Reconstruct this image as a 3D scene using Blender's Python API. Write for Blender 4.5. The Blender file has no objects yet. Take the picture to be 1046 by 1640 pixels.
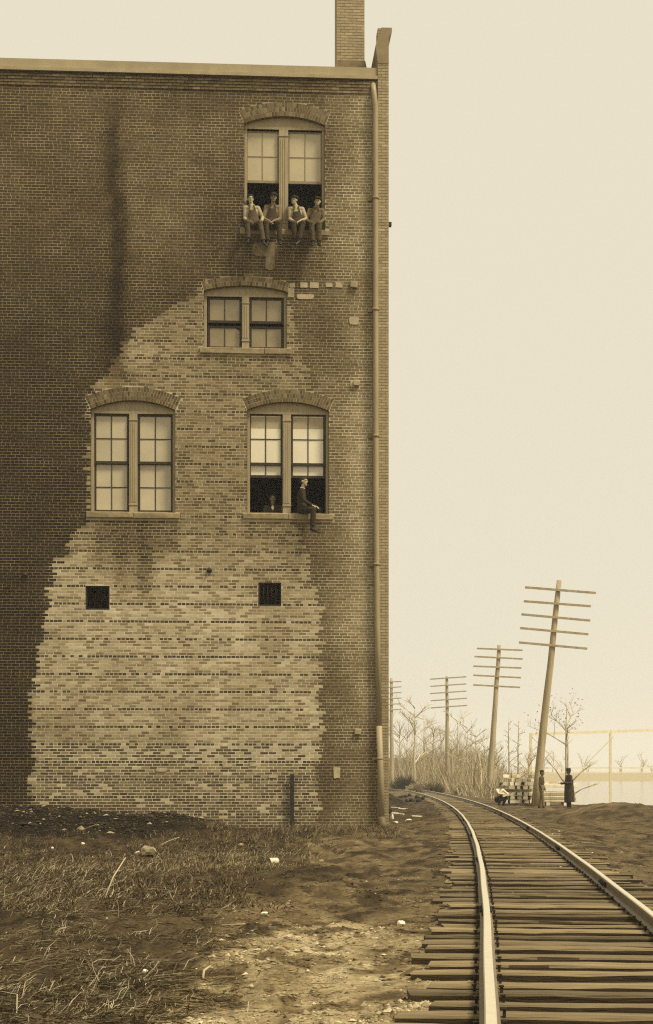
import bpy, bmesh, math, random
import numpy as np
from mathutils import Vector, Matrix

R = math.radians
sc = bpy.context.scene
col = sc.collection

# ------------------------------------------------------------------ camera
F, CX, HY, EYE = 2500.0, 523.0, 1242.0, 1.5        # focal length, centre column and horizon row of the 1046x1640 frame
cam_d = bpy.data.cameras.new("camera")
cam = bpy.data.objects.new("camera", cam_d)
col.objects.link(cam)
cam.location = (0, 0, EYE)
cam.rotation_euler = (R(90), 0, 0)
cam_d.sensor_width = 36
cam_d.lens = 36 * F / 1640
cam_d.shift_y = (HY - 820) / 1640
cam_d.clip_start = 0.5
cam_d.clip_end = 5000
sc.camera = cam

# ------------------------------------------------------------------ sky, sun, exposure
SUN_EL, SUN_AZ = 57, 122            # azimuth measured clockwise from +Y (the view direction)
world = bpy.data.worlds.new("World")
sc.world = world
world.use_nodes = True
wn = world.node_tree.nodes
wl = world.node_tree.links
wn.clear()
w_out = wn.new("ShaderNodeOutputWorld")
w_bg = wn.new("ShaderNodeBackground")
w_sky = wn.new("ShaderNodeTexSky")
w_sky.sky_type = 'NISHITA'
w_sky.sun_disc = False
w_sky.sun_elevation = R(SUN_EL)
w_sky.sun_rotation = R(SUN_AZ)
w_sky.dust_density = 4
w_bw = wn.new("ShaderNodeRGBToBW")
w_mr = wn.new("ShaderNodeMapRange")
w_mr.inputs[1].default_value = 0.0
w_mr.inputs[2].default_value = 12.0
w_mr.inputs[3].default_value = 8.0
w_mr.inputs[4].default_value = 8.7
w_mul = wn.new("ShaderNodeVectorMath")
w_mul.operation = 'SCALE'
w_mul.inputs[0].default_value = (1.0, 0.92, 0.72)
wl.new(w_sky.outputs[0], w_bw.inputs[0])
wl.new(w_bw.outputs[0], w_mr.inputs[0])
wl.new(w_mr.outputs[0], w_mul.inputs['Scale'])
wl.new(w_mul.outputs[0], w_bg.inputs['Color'])
w_bg.inputs['Strength'].default_value = 0.1
wl.new(w_bg.outputs[0], w_out.inputs['Surface'])

sun_d = bpy.data.lights.new("sun", 'SUN')
sun_d.energy = 4.6
sun_d.angle = R(12)
sun_d.color = (1.0, 0.90, 0.68)
sun = bpy.data.objects.new("sun", sun_d)
col.objects.link(sun)
_s = Vector((math.sin(R(SUN_AZ)) * math.cos(R(SUN_EL)), math.cos(R(SUN_AZ)) * math.cos(R(SUN_EL)), math.sin(R(SUN_EL))))
sun.rotation_euler = _s.to_track_quat('Z', 'Y').to_euler()
sun.location = (20, -20, 40)

sc.view_settings.view_transform = 'Standard'
sc.view_settings.look = 'None'
sc.view_settings.gamma = 1
sc.view_settings.use_curve_mapping = False
sc.view_settings.exposure = 0.0
try:
    sc.cycles.use_denoising = False
    sc.cycles.filter_width = 1.2
    sc.cycles.denoiser = 'OPENIMAGEDENOISE'
    sc.cycles.volume_bounces = 1
    sc.cycles.max_bounces = 6
    sc.cycles.diffuse_bounces = 3
    sc.cycles.use_adaptive_sampling = False
    sc.cycles.sample_clamp_indirect = 3.0
    sc.cycles.sample_clamp_direct = 2.5
except Exception:
    pass

# ------------------------------------------------------------------ helpers
rng = np.random.default_rng(7)
rnd = random.Random(11)


def lerp(a, b, t):
    return a + (b - a) * t


def sm(a, b, x):
    t = np.clip((np.asarray(x, float) - a) / (b - a), 0, 1)
    return t * t * (3 - 2 * t)


def tone(v):
    """warm monochrome base colour of reflectance v (works on arrays)"""
    v = np.asarray(v, float)
    g = np.interp(v, [0, .03, .15, .3, .5, .8], [.64, .67, .745, .80, .86, .92])
    b = np.interp(v, [0, .03, .15, .3, .5, .8], [.26, .30, .37, .45, .56, .70])
    return np.stack([v, v * g, v * b, np.ones_like(v)], -1)


_T = [np.random.default_rng(100 + i).random((256, 256)) for i in range(6)]


def vnoise(x, y, k=0):
    x = np.asarray(x, float); y = np.asarray(y, float)
    xi = np.floor(x).astype(int); yi = np.floor(y).astype(int)
    fx = x - xi; fy = y - yi
    fx = fx * fx * (3 - 2 * fx); fy = fy * fy * (3 - 2 * fy)
    T = _T[k % 6]
    a = T[xi & 255, yi & 255]; b = T[(xi + 1) & 255, yi & 255]
    c = T[xi & 255, (yi + 1) & 255]; d = T[(xi + 1) & 255, (yi + 1) & 255]
    return (a * (1 - fx) + b * fx) * (1 - fy) + (c * (1 - fx) + d * fx) * fy


def fbm(x, y, octs=4, k=0):
    s = 0; a = .5; t = 0
    for i in range(octs):
        s = s + a * vnoise(np.asarray(x) * 2 ** i + 17.3 * i, np.asarray(y) * 2 ** i + 5.1 * i, k + i)
        t += a; a *= .5
    return s / t


def inside(poly, x, y):
    x = np.asarray(x, float); y = np.asarray(y, float)
    r = np.zeros(np.broadcast(x, y).shape, bool)
    n = len(poly)
    for i in range(n):
        x1, y1 = poly[i]; x2, y2 = poly[(i + 1) % n]
        if y1 == y2:
            continue
        c = ((y1 > y) != (y2 > y)) & (x < (x2 - x1) * (y - y1) / (y2 - y1) + x1)
        r ^= c
    return r


def link(o, parent=None):
    col.objects.link(o)
    if parent is not None:
        o.parent = parent
    return o


def tag(o, label=None, cat=None, group=None, kind=None):
    if label: o["label"] = label
    if cat: o["category"] = cat
    if group: o["group"] = group
    if kind: o["kind"] = kind
    return o


def thing(name, label, cat, loc=(0, 0, 0), rz=0, group=None):
    o = bpy.data.objects.new(name, None)
    o.empty_display_size = .2
    link(o)
    o.location = loc
    o.rotation_euler = (0, 0, rz)
    return tag(o, label, cat, group)


def np_mesh(name, V, Fq, mat, parent=None, cols=None, smooth=False):
    """V n x 3, Fq m x k (all faces k corners)"""
    V = np.asarray(V, np.float32); Fq = np.asarray(Fq, np.int32)
    me = bpy.data.meshes.new(name)
    me.vertices.add(len(V)); me.vertices.foreach_set("co", V.ravel())
    m, k = Fq.shape
    me.loops.add(m * k); me.loops.foreach_set("vertex_index", Fq.ravel())
    me.polygons.add(m)
    me.polygons.foreach_set("loop_start", np.arange(0, m * k, k, dtype=np.int32))
    me.polygons.foreach_set("use_smooth", np.full(m, bool(smooth)))
    if cols is not None:
        a = me.attributes.new("tint", 'FLOAT_COLOR', 'POINT')
        a.data.foreach_set("color", np.asarray(cols, np.float32).ravel())
    me.update(calc_edges=True)
    me.validate()
    if mat: me.materials.append(mat)
    return link(bpy.data.objects.new(name, me), parent)


class MB:
    def __init__(self):
        self.v = []; self.f = []; self.sm = []

    def add(self, vs, fs, smooth=False):
        n = len(self.v)
        self.v += [tuple(p) for p in vs]
        self.f += [tuple(i + n for i in f) for f in fs]
        self.sm += [smooth] * len(fs)
        return self

    def box(self, x0, x1, y0, y1, z0, z1):
        vs = [(x0, y0, z0), (x1, y0, z0), (x1, y1, z0), (x0, y1, z0), (x0, y0, z1), (x1, y0, z1), (x1, y1, z1), (x0, y1, z1)]
        return self.add(vs, [(3, 2, 1, 0), (4, 5, 6, 7), (0, 1, 5, 4), (1, 2, 6, 5), (2, 3, 7, 6), (3, 0, 4, 7)])

    def obox(self, c, size, M=None, bev=0.0):
        """box centred at c with half sizes, rotated by 3x3 M, optionally chamfered along its edges"""
        hx, hy, hz = size
        M = M or Matrix.Identity(3)
        if bev <= 0:
            vs = [(sx * hx, sy * hy, sz * hz) for sz in (-1, 1) for sx, sy in ((-1, -1), (1, -1), (1, 1), (-1, 1))]
            fs = [(3, 2, 1, 0), (4, 5, 6, 7), (0, 1, 5, 4), (1, 2, 6, 5), (2, 3, 7, 6), (3, 0, 4, 7)]
        else:
            bm = bmesh.new()
            bmesh.ops.create_cube(bm, size=2)
            for v in bm.verts:
                v.co = Vector((v.co.x * hx, v.co.y * hy, v.co.z * hz))
            bmesh.ops.bevel(bm, geom=bm.edges[:], offset=bev, segments=1, affect='EDGES')
            bm.verts.index_update()
            vs = [v.co.copy() for v in bm.verts]
            fs = [[v.index for v in f.verts] for f in bm.faces]
            bm.free()
        c = Vector(c)
        return self.add([c + M @ Vector(p) for p in vs], fs)

    def bar(self, a, b, w, h, up=(0, 0, 1), bev=0):
        a = Vector(a); b = Vector(b)
        d = (b - a); L = d.length; d.normalize()
        u = Vector(up)
        s = d.cross(u)
        if s.length < 1e-4: s = d.cross(Vector((1, 0, 0)))
        s.normalize(); u = s.cross(d)
        M = Matrix((d, s, u)).transposed()
        return self.obox((a + b) / 2, (L / 2, w / 2, h / 2), M, bev)

    def tube(self, pts, rad, n=8, side=None, caps=True, smooth=True, round_caps=False):
        """sweep; rad: scalar or (rx, ry) per point"""
        pts = [Vector(p) for p in pts]
        m = len(pts)
        rad = [(r, r) if not isinstance(r, (tuple, list)) else r for r in (rad if isinstance(rad, (list, tuple)) else [rad] * m)]
        if round_caps:
            d0 = (pts[0] - pts[1]).normalized(); d1 = (pts[-1] - pts[-2]).normalized()
            r0 = min(rad[0]); r1 = min(rad[-1])
            pre = [(pts[0] + d0 * r0 * .95, .3), (pts[0] + d0 * r0 * .6, .8)]
            post = [(pts[-1] + d1 * r1 * .6, .8), (pts[-1] + d1 * r1 * .95, .3)]
            rr0, rr1 = rad[0], rad[-1]
            pts = [p for p, _ in pre] + pts + [p for p, _ in post]
            rad = [(rr0[0] * k, rr0[1] * k) for _, k in pre] + rad + [(rr1[0] * k, rr1[1] * k) for _, k in post]
            m = len(pts)
        ref = Vector(side) if side is not None else None
        vs = []
        for i in range(m):
            t = (pts[min(i + 1, m - 1)] - pts[max(i - 1, 0)])
            t = t.normalized() if t.length > 1e-9 else Vector((0, 0, 1))
            if ref is None:
                ref = Vector((1, 0, 0)) if abs(t.x) < .8 else Vector((0, 1, 0))
            a = ref - t * ref.dot(t)
            if a.length < 1e-5:
                a = Vector((0, 1, 0)) - t * t.y
            a.normalize()
            if side is None: ref = a
            b = t.cross(a)
            for k in range(n):
                th = 2 * math.pi * k / n
                vs.append(pts[i] + a * (rad[i][0] * math.cos(th)) + b * (rad[i][1] * math.sin(th)))
        fs = []
        for i in range(m - 1):
            for k in range(n):
                k2 = (k + 1) % n
                fs.append((i * n + k, i * n + k2, (i + 1) * n + k2, (i + 1) * n + k))
        if caps:
            fs.append(tuple(range(n))[::-1]); fs.append(tuple((m - 1) * n + k for k in range(n)))
        return self.add(vs, fs, smooth)

    def ell(self, c, r, M=None, nu=12, nv=8):
        c = Vector(c); M = M or Matrix.Identity(3)
        vs = [c + M @ Vector((0, 0, -r[2]))]
        for j in range(1, nv):
            ph = -math.pi / 2 + math.pi * j / nv
            for i in range(nu):
                th = 2 * math.pi * i / nu
                vs.append(c + M @ Vector((r[0] * math.cos(ph) * math.cos(th), r[1] * math.cos(ph) * math.sin(th), r[2] * math.sin(ph))))
        vs.append(c + M @ Vector((0, 0, r[2])))
        fs = [(0, 1 + (i + 1) % nu, 1 + i) for i in range(nu)]
        for j in range(nv - 2):
            for i in range(nu):
                a = 1 + j * nu + i; b = 1 + j * nu + (i + 1) % nu
                fs.append((a, b, b + nu, a + nu))
        top = len(vs) - 1; base = 1 + (nv - 2) * nu
        fs += [(base + i, base + (i + 1) % nu, top) for i in range(nu)]
        return self.add(vs, fs, True)

    def prism(self, poly, y0, y1):
        """extrude polygon of (x, z) along y"""
        n = len(poly)
        vs = [(x, y0, z) for x, z in poly] + [(x, y1, z) for x, z in poly]
        fs = [tuple(range(n)), tuple(range(2 * n - 1, n - 1, -1))]
        fs += [((i + 1) % n, i, n + i, n + (i + 1) % n) for i in range(n)]
        return self.add(vs, fs)

    def mesh(self, name, mat):
        me = bpy.data.meshes.new(name)
        me.from_pydata(self.v, [], self.f)
        me.polygons.foreach_set("use_smooth", self.sm)
        me.update()
        if mat: me.materials.append(mat)
        return me

    def build(self, name, mat, parent=None):
        return link(bpy.data.objects.new(name, self.mesh(name, mat)), parent)


# ------------------------------------------------------------------ materials
def mat(name, v, rough=.85, var=.25, scale=6.0, bump=0.0, bscale=40.0, attr=None, spec=.3, metal=0.0, stretch=(1, 1, 1), obj_rand=0.0, rel=True):
    m = bpy.data.materials.new(name)
    m.use_nodes = True
    nt = m.node_tree; N = nt.nodes; L = nt.links
    b = N["Principled BSDF"]
    b.inputs["Roughness"].default_value = rough
    b.inputs["Specular IOR Level"].default_value = spec
    b.inputs["Metallic"].default_value = metal
    tc = N.new("ShaderNodeTexCoord")
    mp = N.new("ShaderNodeMapping")
    mp.inputs["Scale"].default_value = stretch
    L.new(tc.outputs["Object"], mp.inputs[0])
    nz = N.new("ShaderNodeTexNoise")
    nz.inputs["Scale"].default_value = scale
    nz.inputs["Detail"].default_value = 6
    nz.inputs["Roughness"].default_value = .65
    L.new(mp.outputs[0], nz.inputs["Vector"])
    mr = N.new("ShaderNodeMapRange")
    mr.inputs[1].default_value = .25; mr.inputs[2].default_value = .75
    mr.inputs[3].default_value = 1 - var; mr.inputs[4].default_value = 1 + var
    L.new(nz.outputs[0], mr.inputs[0])
    fac = mr.outputs[0]
    if obj_rand:
        oi = N.new("ShaderNodeObjectInfo")
        m2 = N.new("ShaderNodeMapRange")
        m2.inputs[3].default_value = 1 - obj_rand; m2.inputs[4].default_value = 1 + obj_rand
        L.new(oi.outputs["Random"], m2.inputs[0])
        mm = N.new("ShaderNodeMath"); mm.operation = 'MULTIPLY'
        L.new(fac, mm.inputs[0]); L.new(m2.outputs[0], mm.inputs[1])
        fac = mm.outputs[0]
    sc_ = N.new("ShaderNodeVectorMath"); sc_.operation = 'SCALE'
    if attr == 'tint':
        at = N.new("ShaderNodeAttribute"); at.attribute_name = "tint"
        L.new(at.outputs["Color"], sc_.inputs[0])
    elif attr == 'object':
        oi = N.new("ShaderNodeObjectInfo")
        L.new(oi.outputs["Color"], sc_.inputs[0])
    else:
        sc_.inputs[0].default_value = tone(v)[:3]
    L.new(fac, sc_.inputs["Scale"])
    L.new(sc_.outputs[0], b.inputs["Base Color"])
    if bump:
        n2 = N.new("ShaderNodeTexNoise")
        n2.inputs["Scale"].default_value = bscale; n2.inputs["Detail"].default_value = 5
        L.new(mp.outputs[0], n2.inputs["Vector"])
        bp = N.new("ShaderNodeBump")
        bp.inputs["Strength"].default_value = bump; bp.inputs["Distance"].default_value = .02
        L.new(n2.outputs[0], bp.inputs["Height"])
        L.new(bp.outputs[0], b.inputs["Normal"])
    return m


M_brick = mat("brick_facing", .2, .9, .14, 9, attr='tint', spec=.2)
M_brick1 = mat("brick_single", .2, .9, .14, 9, attr='object', spec=.2)
M_mortar = mat("lime_mortar", .3, .95, .18, 5, bump=.3, bscale=30, attr='tint', spec=.1)
M_stone = mat("sill_stone", .27, .9, .4, 5, bump=.5, bscale=14)
M_paint = mat("weathered_paint", .34, .6, .22, 3, stretch=(4, 4, .7), bump=.1, bscale=25)
M_sash = mat("dark_sash_paint", .035, .5, .2, 6)
M_sash_pale = mat("pale_sash_paint", .25, .6, .2, 6)
M_glass_mid = mat("dusty_glass", .49, .16, .14, 1.4, bump=.25, bscale=2.2, spec=.5, obj_rand=.07)
M_glass_dark = mat("grimy_glass", .29, .14, .2, 1.6, bump=.3, bscale=2.0, spec=.5, obj_rand=.10)
M_glass_white = mat("whitewashed_glass", .74, .3, .07, 1.6, spec=.45, obj_rand=.05)
M_glass_pale = mat("pale_dusty_glass", .47, .3, .10, 1.6, spec=.45, obj_rand=.07)
M_blind = mat("roller_blind", .42, .8, .08, 3)
M_iron = mat("rusty_iron", .02, .7, .4, 12, bump=.3, bscale=30, spec=.4)
M_pipe = mat("galvanised_pipe", .32, .5, .22, 2.5, stretch=(1, 1, .25), bump=.05)
M_pipe2 = mat("new_pipe_length", .30, .45, .12, 4, stretch=(1, 1, .4))
M_coping = mat("weathered_coping", .36, .85, .2, 2.2, stretch=(1.5, 1, .5), bump=.2)
M_corbel = mat("corbel_brick", .2, .9, .35, 8, bump=.3, bscale=20)
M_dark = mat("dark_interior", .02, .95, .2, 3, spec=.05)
M_roof = mat("tar_roof", .05, .9, .2, 2)
M_ground = None
M_wood = mat("weathered_wood", .17, .85, .4, 3, stretch=(1, 1, .12), bump=.4, bscale=25)
M_pole = mat("pole_wood", .38, .85, .35, 5, stretch=(1, 1, .08), bump=.4, bscale=25)  # paled so the distant poles fade as if in haze
M_tie = mat("weathered_tie", .165, .9, .5, 2.6, stretch=(.5, 6.0, 6.0), bump=1.0, bscale=9, obj_rand=.4)
M_tie_side = mat("shaded_tie_side", .05, .95, .5, 3, stretch=(.6, 5.0, 5.0), bump=.6, bscale=9)  # darker copy of the tie, shade put into its side faces
M_rail_side = mat("rail_steel", .15, .55, .2, 5, spec=.5)
M_rail_top = mat("polished_rail_head", .62, .32, .1, 8, spec=.6, metal=.35)
M_timber = mat("cut_timber", .58, .85, .35, 4, bump=.4, bscale=20, obj_rand=.45)
M_timber_pale = mat("fresh_timber", .85, .85, .2, 4, obj_rand=.3)
M_bark = mat("grey_bark", .46, .9, .3, 6)  # bark colour lightened to paint in distance haze
M_bark_pale = mat("pale_bark", .55, .9, .35, 6)
M_twig = mat("bare_twigs", .42, .9, .3, 3)  # twigs lightened too, haze fade put into the colour
M_brush = mat("dry_brush", .12, .9, .3, 2, attr='tint')
M_leaf = mat("withered_leaves", .38, .8, .3, 8)
M_straw = mat("dry_straw", .3, .8, .15, 5, attr='tint')
M_clod = mat("earth_clods", .1, .95, .3, 6, attr='tint')
M_skin = mat("skin", .40, .6, .08, 8)
M_skin_shade = mat("shaded_skin", .24, .6, .08, 8)  # darker skin copy, shade on the face put into its colour
M_hair = mat("dark_hair", .02, .7, .2, 20)
M_white = mat("white_cloth", .68, .9, .08, 12, bump=.3, bscale=18)
M_shirt_pale = mat("pale_work_shirt", .34, .9, .12, 12, bump=.4, bscale=18)
M_shirt_mid = mat("grey_work_shirt", .17, .9, .14, 12, bump=.4, bscale=18)
M_shirt_dark = mat("dark_shirt", .12, .9, .14, 12, bump=.4, bscale=18)
M_denim = mat("worn_denim", .048, .9, .2, 10, bump=.4, bscale=18)
M_denim_pale = mat("faded_denim", .085, .9, .2, 10, bump=.4, bscale=18)
M_black = mat("black_wool", .028, .9, .2, 12, bump=.3, bscale=18)
M_coat = mat("dark_coat", .05, .9, .2, 8, bump=.3, bscale=18)
M_khaki = mat("drab_cotton", .075, .9, .2, 8, bump=.3, bscale=18)
M_boot = mat("black_leather", .018, .5, .2, 14)
M_feature = mat("dark_features", .03, .6, .1, 8)
M_tin = mat("tin_can_metal", .6, .45, .15, 8, spec=.6)
M_rock = mat("pale_rock", .30, .9, .35, 5, bump=.6, bscale=14)
M_rag = mat("white_rag", .7, .9, .1, 9)
M_coal = mat("black_scrap", .018, .7, .3, 8, bump=.4, bscale=14)
M_patch = mat("cement_patch", .42, .95, .3, 6, bump=.3, bscale=16)

# ------------------------------------------------------------------ ground height and zones
CLX = np.array([-15, 8.5, 11, 15.4, 22, 27.8, 36.2, 49.2, 67.7, 83.3, 101.6, 125.])
CXX = np.array([-0.92, 1.59, 1.86, 2.34, 2.98, 3.48, 4.15, 5.03, 6.05, 6.72, 7.28, 7.62])
_pf = np.polyfit(CLX, CXX, 4)
_ys = np.linspace(-15, 122, 138)
_xs = np.polyval(_pf, _ys)
_pts = [(x, y) for x, y in zip(_xs, _ys)]
_h = math.atan2(_xs[-1] - _xs[-2], _ys[-1] - _ys[-2])
for _k in range(130):                                   # the curve carries on to the left beyond
    _h -= 1 / 330.0
    _pts.append((_pts[-1][0] + math.sin(_h), _pts[-1][1] + math.cos(_h)))
TRK = np.array(_pts)                                    # centre line, about 1 m apart
_seg = np.hypot(*np.diff(TRK, axis=0).T)
TS = np.concatenate([[0], np.cumsum(_seg)])


def track_at(s):
    x = np.interp(s, TS, TRK[:, 0]); y = np.interp(s, TS, TRK[:, 1])
    x2 = np.interp(s + .5, TS, TRK[:, 0]); y2 = np.interp(s + .5, TS, TRK[:, 1])
    x1 = np.interp(s - .5, TS, TRK[:, 0]); y1 = np.interp(s - .5, TS, TRK[:, 1])
    d = np.hypot(x2 - x1, y2 - y1)
    return x, y, (x2 - x1) / d, (y2 - y1) / d


def track_x(y):
    return np.interp(y, TRK[:, 1], TRK[:, 0])


def heap(x, y, cx, cy, rx, ry, h, rot=0.0):
    c, s = math.cos(rot), math.sin(rot)
    dx = x - cx; dy = y - cy
    u = (dx * c + dy * s) / rx; v = (-dx * s + dy * c) / ry
    return h * np.clip(1 - np.sqrt(u * u + v * v), 0, 1) ** .8


def H(x, y, fine=True):
    x = np.asarray(x, float); y = np.asarray(y, float)
    tx = track_x(y)
    near_track = 1 - sm(1.25, 2.4, np.abs(x - tx))
    h = (fbm(x * .35 + 3, y * .25, 3, 1) - .5) * .22
    if fine:
        h = h + (fbm(x * 1.6, y * .9, 3, 3) - .5) * .16 + (fbm(x * 5.5, y * 3.2, 3, 2) - .5) * .10 + (fbm(x * 13, y * 7, 2, 4) - .5) * .035
    h = h * (1 - near_track * .9) * (1 - sm(60, 90, y) * .5)
    h = h + near_track * (.03 + .035 * sm(13, 20, y) + .02 * sm(20, 40, y)) * (.75 + .5 * vnoise(x * 1.1, y * 1.7, 5)) * (1 - sm(120, 150, y))
    # bank of ashes against the wall, highest at the left
    b = sm(35.5, 39.6, y) * (1 - sm(-4.0, -1.2, x)) * (1 - sm(60, 70, y))
    h = h + b * (.40 + .10 * sm(-5, -8, x)) * (1 - .85 * sm(-4.4, -1.0, x))
    h = h + .10 * sm(30, 41, y) * (1 - sm(1.0, 2.2, x)) * (1 - sm(60, 70, y))
    # straw bank at the left foreground
    h = h + .16 * (1 - sm(-2.9, -1.0, x + .05 * (y - 18))) * sm(12, 17, y) * (1 - sm(20, 25, y))
    # cinder slope behind the building's corner
    h = h + 1.05 * np.clip(1 - np.clip((x - 2.35) / 1.75, 0, 1), 0, 1) * sm(71, 77, y) * (1 - sm(92, 108, y)) * sm(-2, 0, x)
    # low rise beside the track
    h = h + .42 * (1 - sm(.15, 1.0, np.hypot((x - 10.6) / 3.1, (y - 57.5) / 9)))
    # wooded hill beyond the track
    dr = x - tx
    hill = sm(2.5, 26, dr) * sm(95, 150, y) * (1 - sm(0.105, .135, x / np.maximum(y, 1)))
    hl = sm(6, 40, -dr) * sm(110, 190, y)
    h = h + 4.2 * hill + 3.0 * hl
    # fall of the land to the river
    rv = sm(.5, 9, x - (.112 * y + 1.8)) * sm(79, 92, y)
    rv = np.maximum(rv, sm(17, 26, x) * sm(-500, -400, y))
    far = sm(585, 600, y)
    h = h * (1 - rv) - 2.4 * rv
    h = h * (1 - far) + far * (1.6 + 1.2 * fbm(x * .01, y * .01, 3, 4))
    return h


def hz(x, y):
    return float(H(np.array([x]), np.array([y]))[0])


def GP(px, py, z=0.0):
    """ground point seen at a photo pixel, for ground of height z"""
    Y = (EYE - z) * F / (py - HY)
    return (px - CX) / F * Y, Y


def GPh(px, py):
    z = 0.0
    for _ in range(12):
        x, y = GP(px, py, z)
        z = .5 * z + .5 * hz(x, y)
    return Vector((x, y, hz(x, y)))


def PX(x, y, z):
    return CX + F * x / y, HY - F * (z - EYE) / y


def zones(x, y):
    """reflectance of the ground"""
    px = CX + F * x / np.maximum(y, 4.0); py = HY + F * EYE / np.maximum(y, 4.0)
    n1 = fbm(x * .9, y * .45, 4, 2); n2 = fbm(x * 3.2, y * 1.6, 4, 0); n3 = fbm(x * .3, y * .16, 3, 4)
    v = .095 + 0 * x
    # pale trodden earth at the lower right of the yard
    xl = np.interp(py, [1250, 1440, 1480, 1530, 1570, 1660], [900, 640, 500, 380, 300, 250])
    pale = sm(-70, 70, px - xl + (n1 - .5) * 260) * sm(1430, 1500, py + (n3 - .5) * 120)
    v = lerp(v, .235, pale)
    # dark earth under the straw
    strawy = 1 - sm(-50, 60, px - np.interp(py, [1250, 1400, 1440, 1480, 1560, 1660], [560, 500, 400, 360, 280, 240]) + (n1 - .5) * 160)
    v = lerp(v, .052, strawy)
    # ashes by the wall
    ash = sm(34.6, 36.4, y + (n1 - .5) * 3.5) * (1 - sm(-4.2, -2.2, x + (n1 - .5) * 1.5)) * (1 - sm(60, 70, y))
    v = lerp(v, .011, ash)
    band = np.exp(-((py - 1415 - (n1 - .5) * 20) / 14) ** 2) * sm(120, 200, px) * (1 - sm(300, 400, px))
    v = lerp(v, .05, band * .8)
    # dark cinders along the track
    d = np.abs(x - track_x(y))
    cin = (1 - sm(1.1, 1.7 + .9 * n1, d)) * (1 - .7 * pale)
    v = lerp(v, .085, cin)
    dk = sm(44, 58, y) * (1 - sm(100, 120, y)) * (1 - sm(5, 6, x)) * sm(1.5, 2.2, x)
    v = lerp(v, .055, dk)
    cs = sm(71, 75, y) * (1 - sm(3.6, 4.5, x)) * (1 - sm(100, 110, y))
    v = lerp(v, .03, cs)
    v = 1.08 * v * (.35 + 1.3 * n2) * (.65 + .7 * n1)
    v = v * (1 - .6 * sm(.54, .66, fbm(x * 4.2 + 7, y * 2.2, 3, 1))) * (1.25 - .5 * fbm(x * 8, y * 4, 2, 0))
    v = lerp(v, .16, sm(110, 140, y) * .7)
    v = lerp(v, .30, sm(400, 590, y))  # far bank paled, haze painted into the ground colour
    return np.clip(v, .008, .5)


def ground_grid(xs, ys):
    Xg, Yg = np.meshgrid(xs, ys)
    return Xg, Yg


def spaced(parts):
    out = []
    for a, b, d in parts:
        n = max(1, int(round((b - a) / d)))
        out.append(np.linspace(a, b, n, endpoint=False))
    return np.concatenate(out + [[parts[-1][1]]])


gx = spaced([(-900, -120, 60), (-120, -30, 8), (-30, -11, 1.2), (-11, -6.5, .2), (-6.5, 6.5, .055), (6.5, 14, .18), (14, 40, 1.0), (40, 120, 6), (120, 900, 60)])
gy = spaced([(-150, -10, 14), (-10, 8.5, 1.2), (8.5, 20, .06), (20, 48, .13), (48, 110, .35), (110, 250, 2.5), (250, 580, 30), (580, 604, 4), (604, 1200, 60)])
Xg, Yg = np.meshgrid(gx, gy)
Zg = H(Xg, Yg)
V = np.stack([Xg.ravel(), Yg.ravel(), Zg.ravel()], -1)
ny_, nx_ = Xg.shape
idx = np.arange(nx_ * ny_).reshape(ny_, nx_)
Fg = np.stack([idx[:-1, :-1].ravel(), idx[:-1, 1:].ravel(), idx[1:, 1:].ravel(), idx[1:, :-1].ravel()], -1)
M_ground = mat("bare_earth", .1, .97, .62, 15, bump=.9, bscale=30, attr='tint', spec=.12)
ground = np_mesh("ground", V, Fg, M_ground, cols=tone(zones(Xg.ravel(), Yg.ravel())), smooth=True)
tag(ground, kind="structure")

mb = MB()
mb.add([(8, 70, -.5), (895, 70, -.5), (895, 1100, -.5), (8, 1100, -.5)], [(0, 1, 2, 3)])
M_water = mat("river_water", .32, .12, .1, .3, bump=.12, bscale=.8, spec=.6)  # pale base paints in the haze and glare of the far river
tag(mb.build("river_water", M_water), kind="structure")

# ------------------------------------------------------------------ the warehouse
TH = R(3.4)
CT, ST = math.cos(TH), math.sin(TH)
CY0 = 42.0
CX0 = (622 - CX) / F * CY0


def wu(px):
    t = (px - CX) / F
    return (t * CY0 - CX0) / (CT - t * ST)


def wz(px, py):
    u = wu(px)
    return EYE + (HY - py) / F * (CY0 + u * ST)


def wpx(u, z):
    y = CY0 + u * ST; x = CX0 + u * CT
    return CX + F * x / y, HY - F * (z - EYE) / y


bld = thing("brick_warehouse", "tall soot-stained brick warehouse with arched double windows and men on its sills", "building", (CX0, CY0, 0), TH)
WM = Matrix.Translation((CX0, CY0, 0)) @ Matrix.Rotation(TH, 4, 'Z')

UL = -15.0                                             # far end of the wall, outside the frame
U_PIER = wu(604.5)
Z_TOP = 20.13                                          # underside of the coping
Z_COR = wz(560, 149)
DEPTH = 34.0
YB = -.0006                                             # brick faces stand this far proud of the mortar

# openings: px of left, right, sill, spring, crown; ring count, ring height
WIN = [
    dict(l=391.5, r=520.5, sill=368, spr=199, crown=186, rings=3, rh=.125, name="top"),
    dict(l=326.8, r=459.5, sill=557.5, spr=466, crown=457.3, rings=2, rh=.125, name="middle"),
    dict(l=145.5, r=281.0, sill=820.5, spr=656, crown=641, rings=3, rh=.12, name="lower"),
    dict(l=396.0, r=526.8, sill=822.5, spr=657, crown=643.5, rings=3, rh=.11, name="lower2"),
]
for w in WIN:
    w['u0'] = wu(w['l']); w['u1'] = wu(w['r'])
    mid = (w['l'] + w['r']) / 2
    w['zs'] = wz(mid, w['sill']); w['zp'] = wz(mid, w['spr']); w['zc'] = wz(mid, w['crown'])
    w['um'] = (w['u0'] + w['u1']) / 2; w['a'] = (w['u1'] - w['u0']) / 2
    rise = w['zc'] - w['zp']
    w['R'] = (w['a'] ** 2 + rise ** 2) / (2 * rise)
    w['zk'] = w['zc'] - w['R']
    w['phi'] = math.asin(w['a'] / w['R'])
    w['Ro'] = w['R'] + w['rings'] * w['rh']
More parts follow.
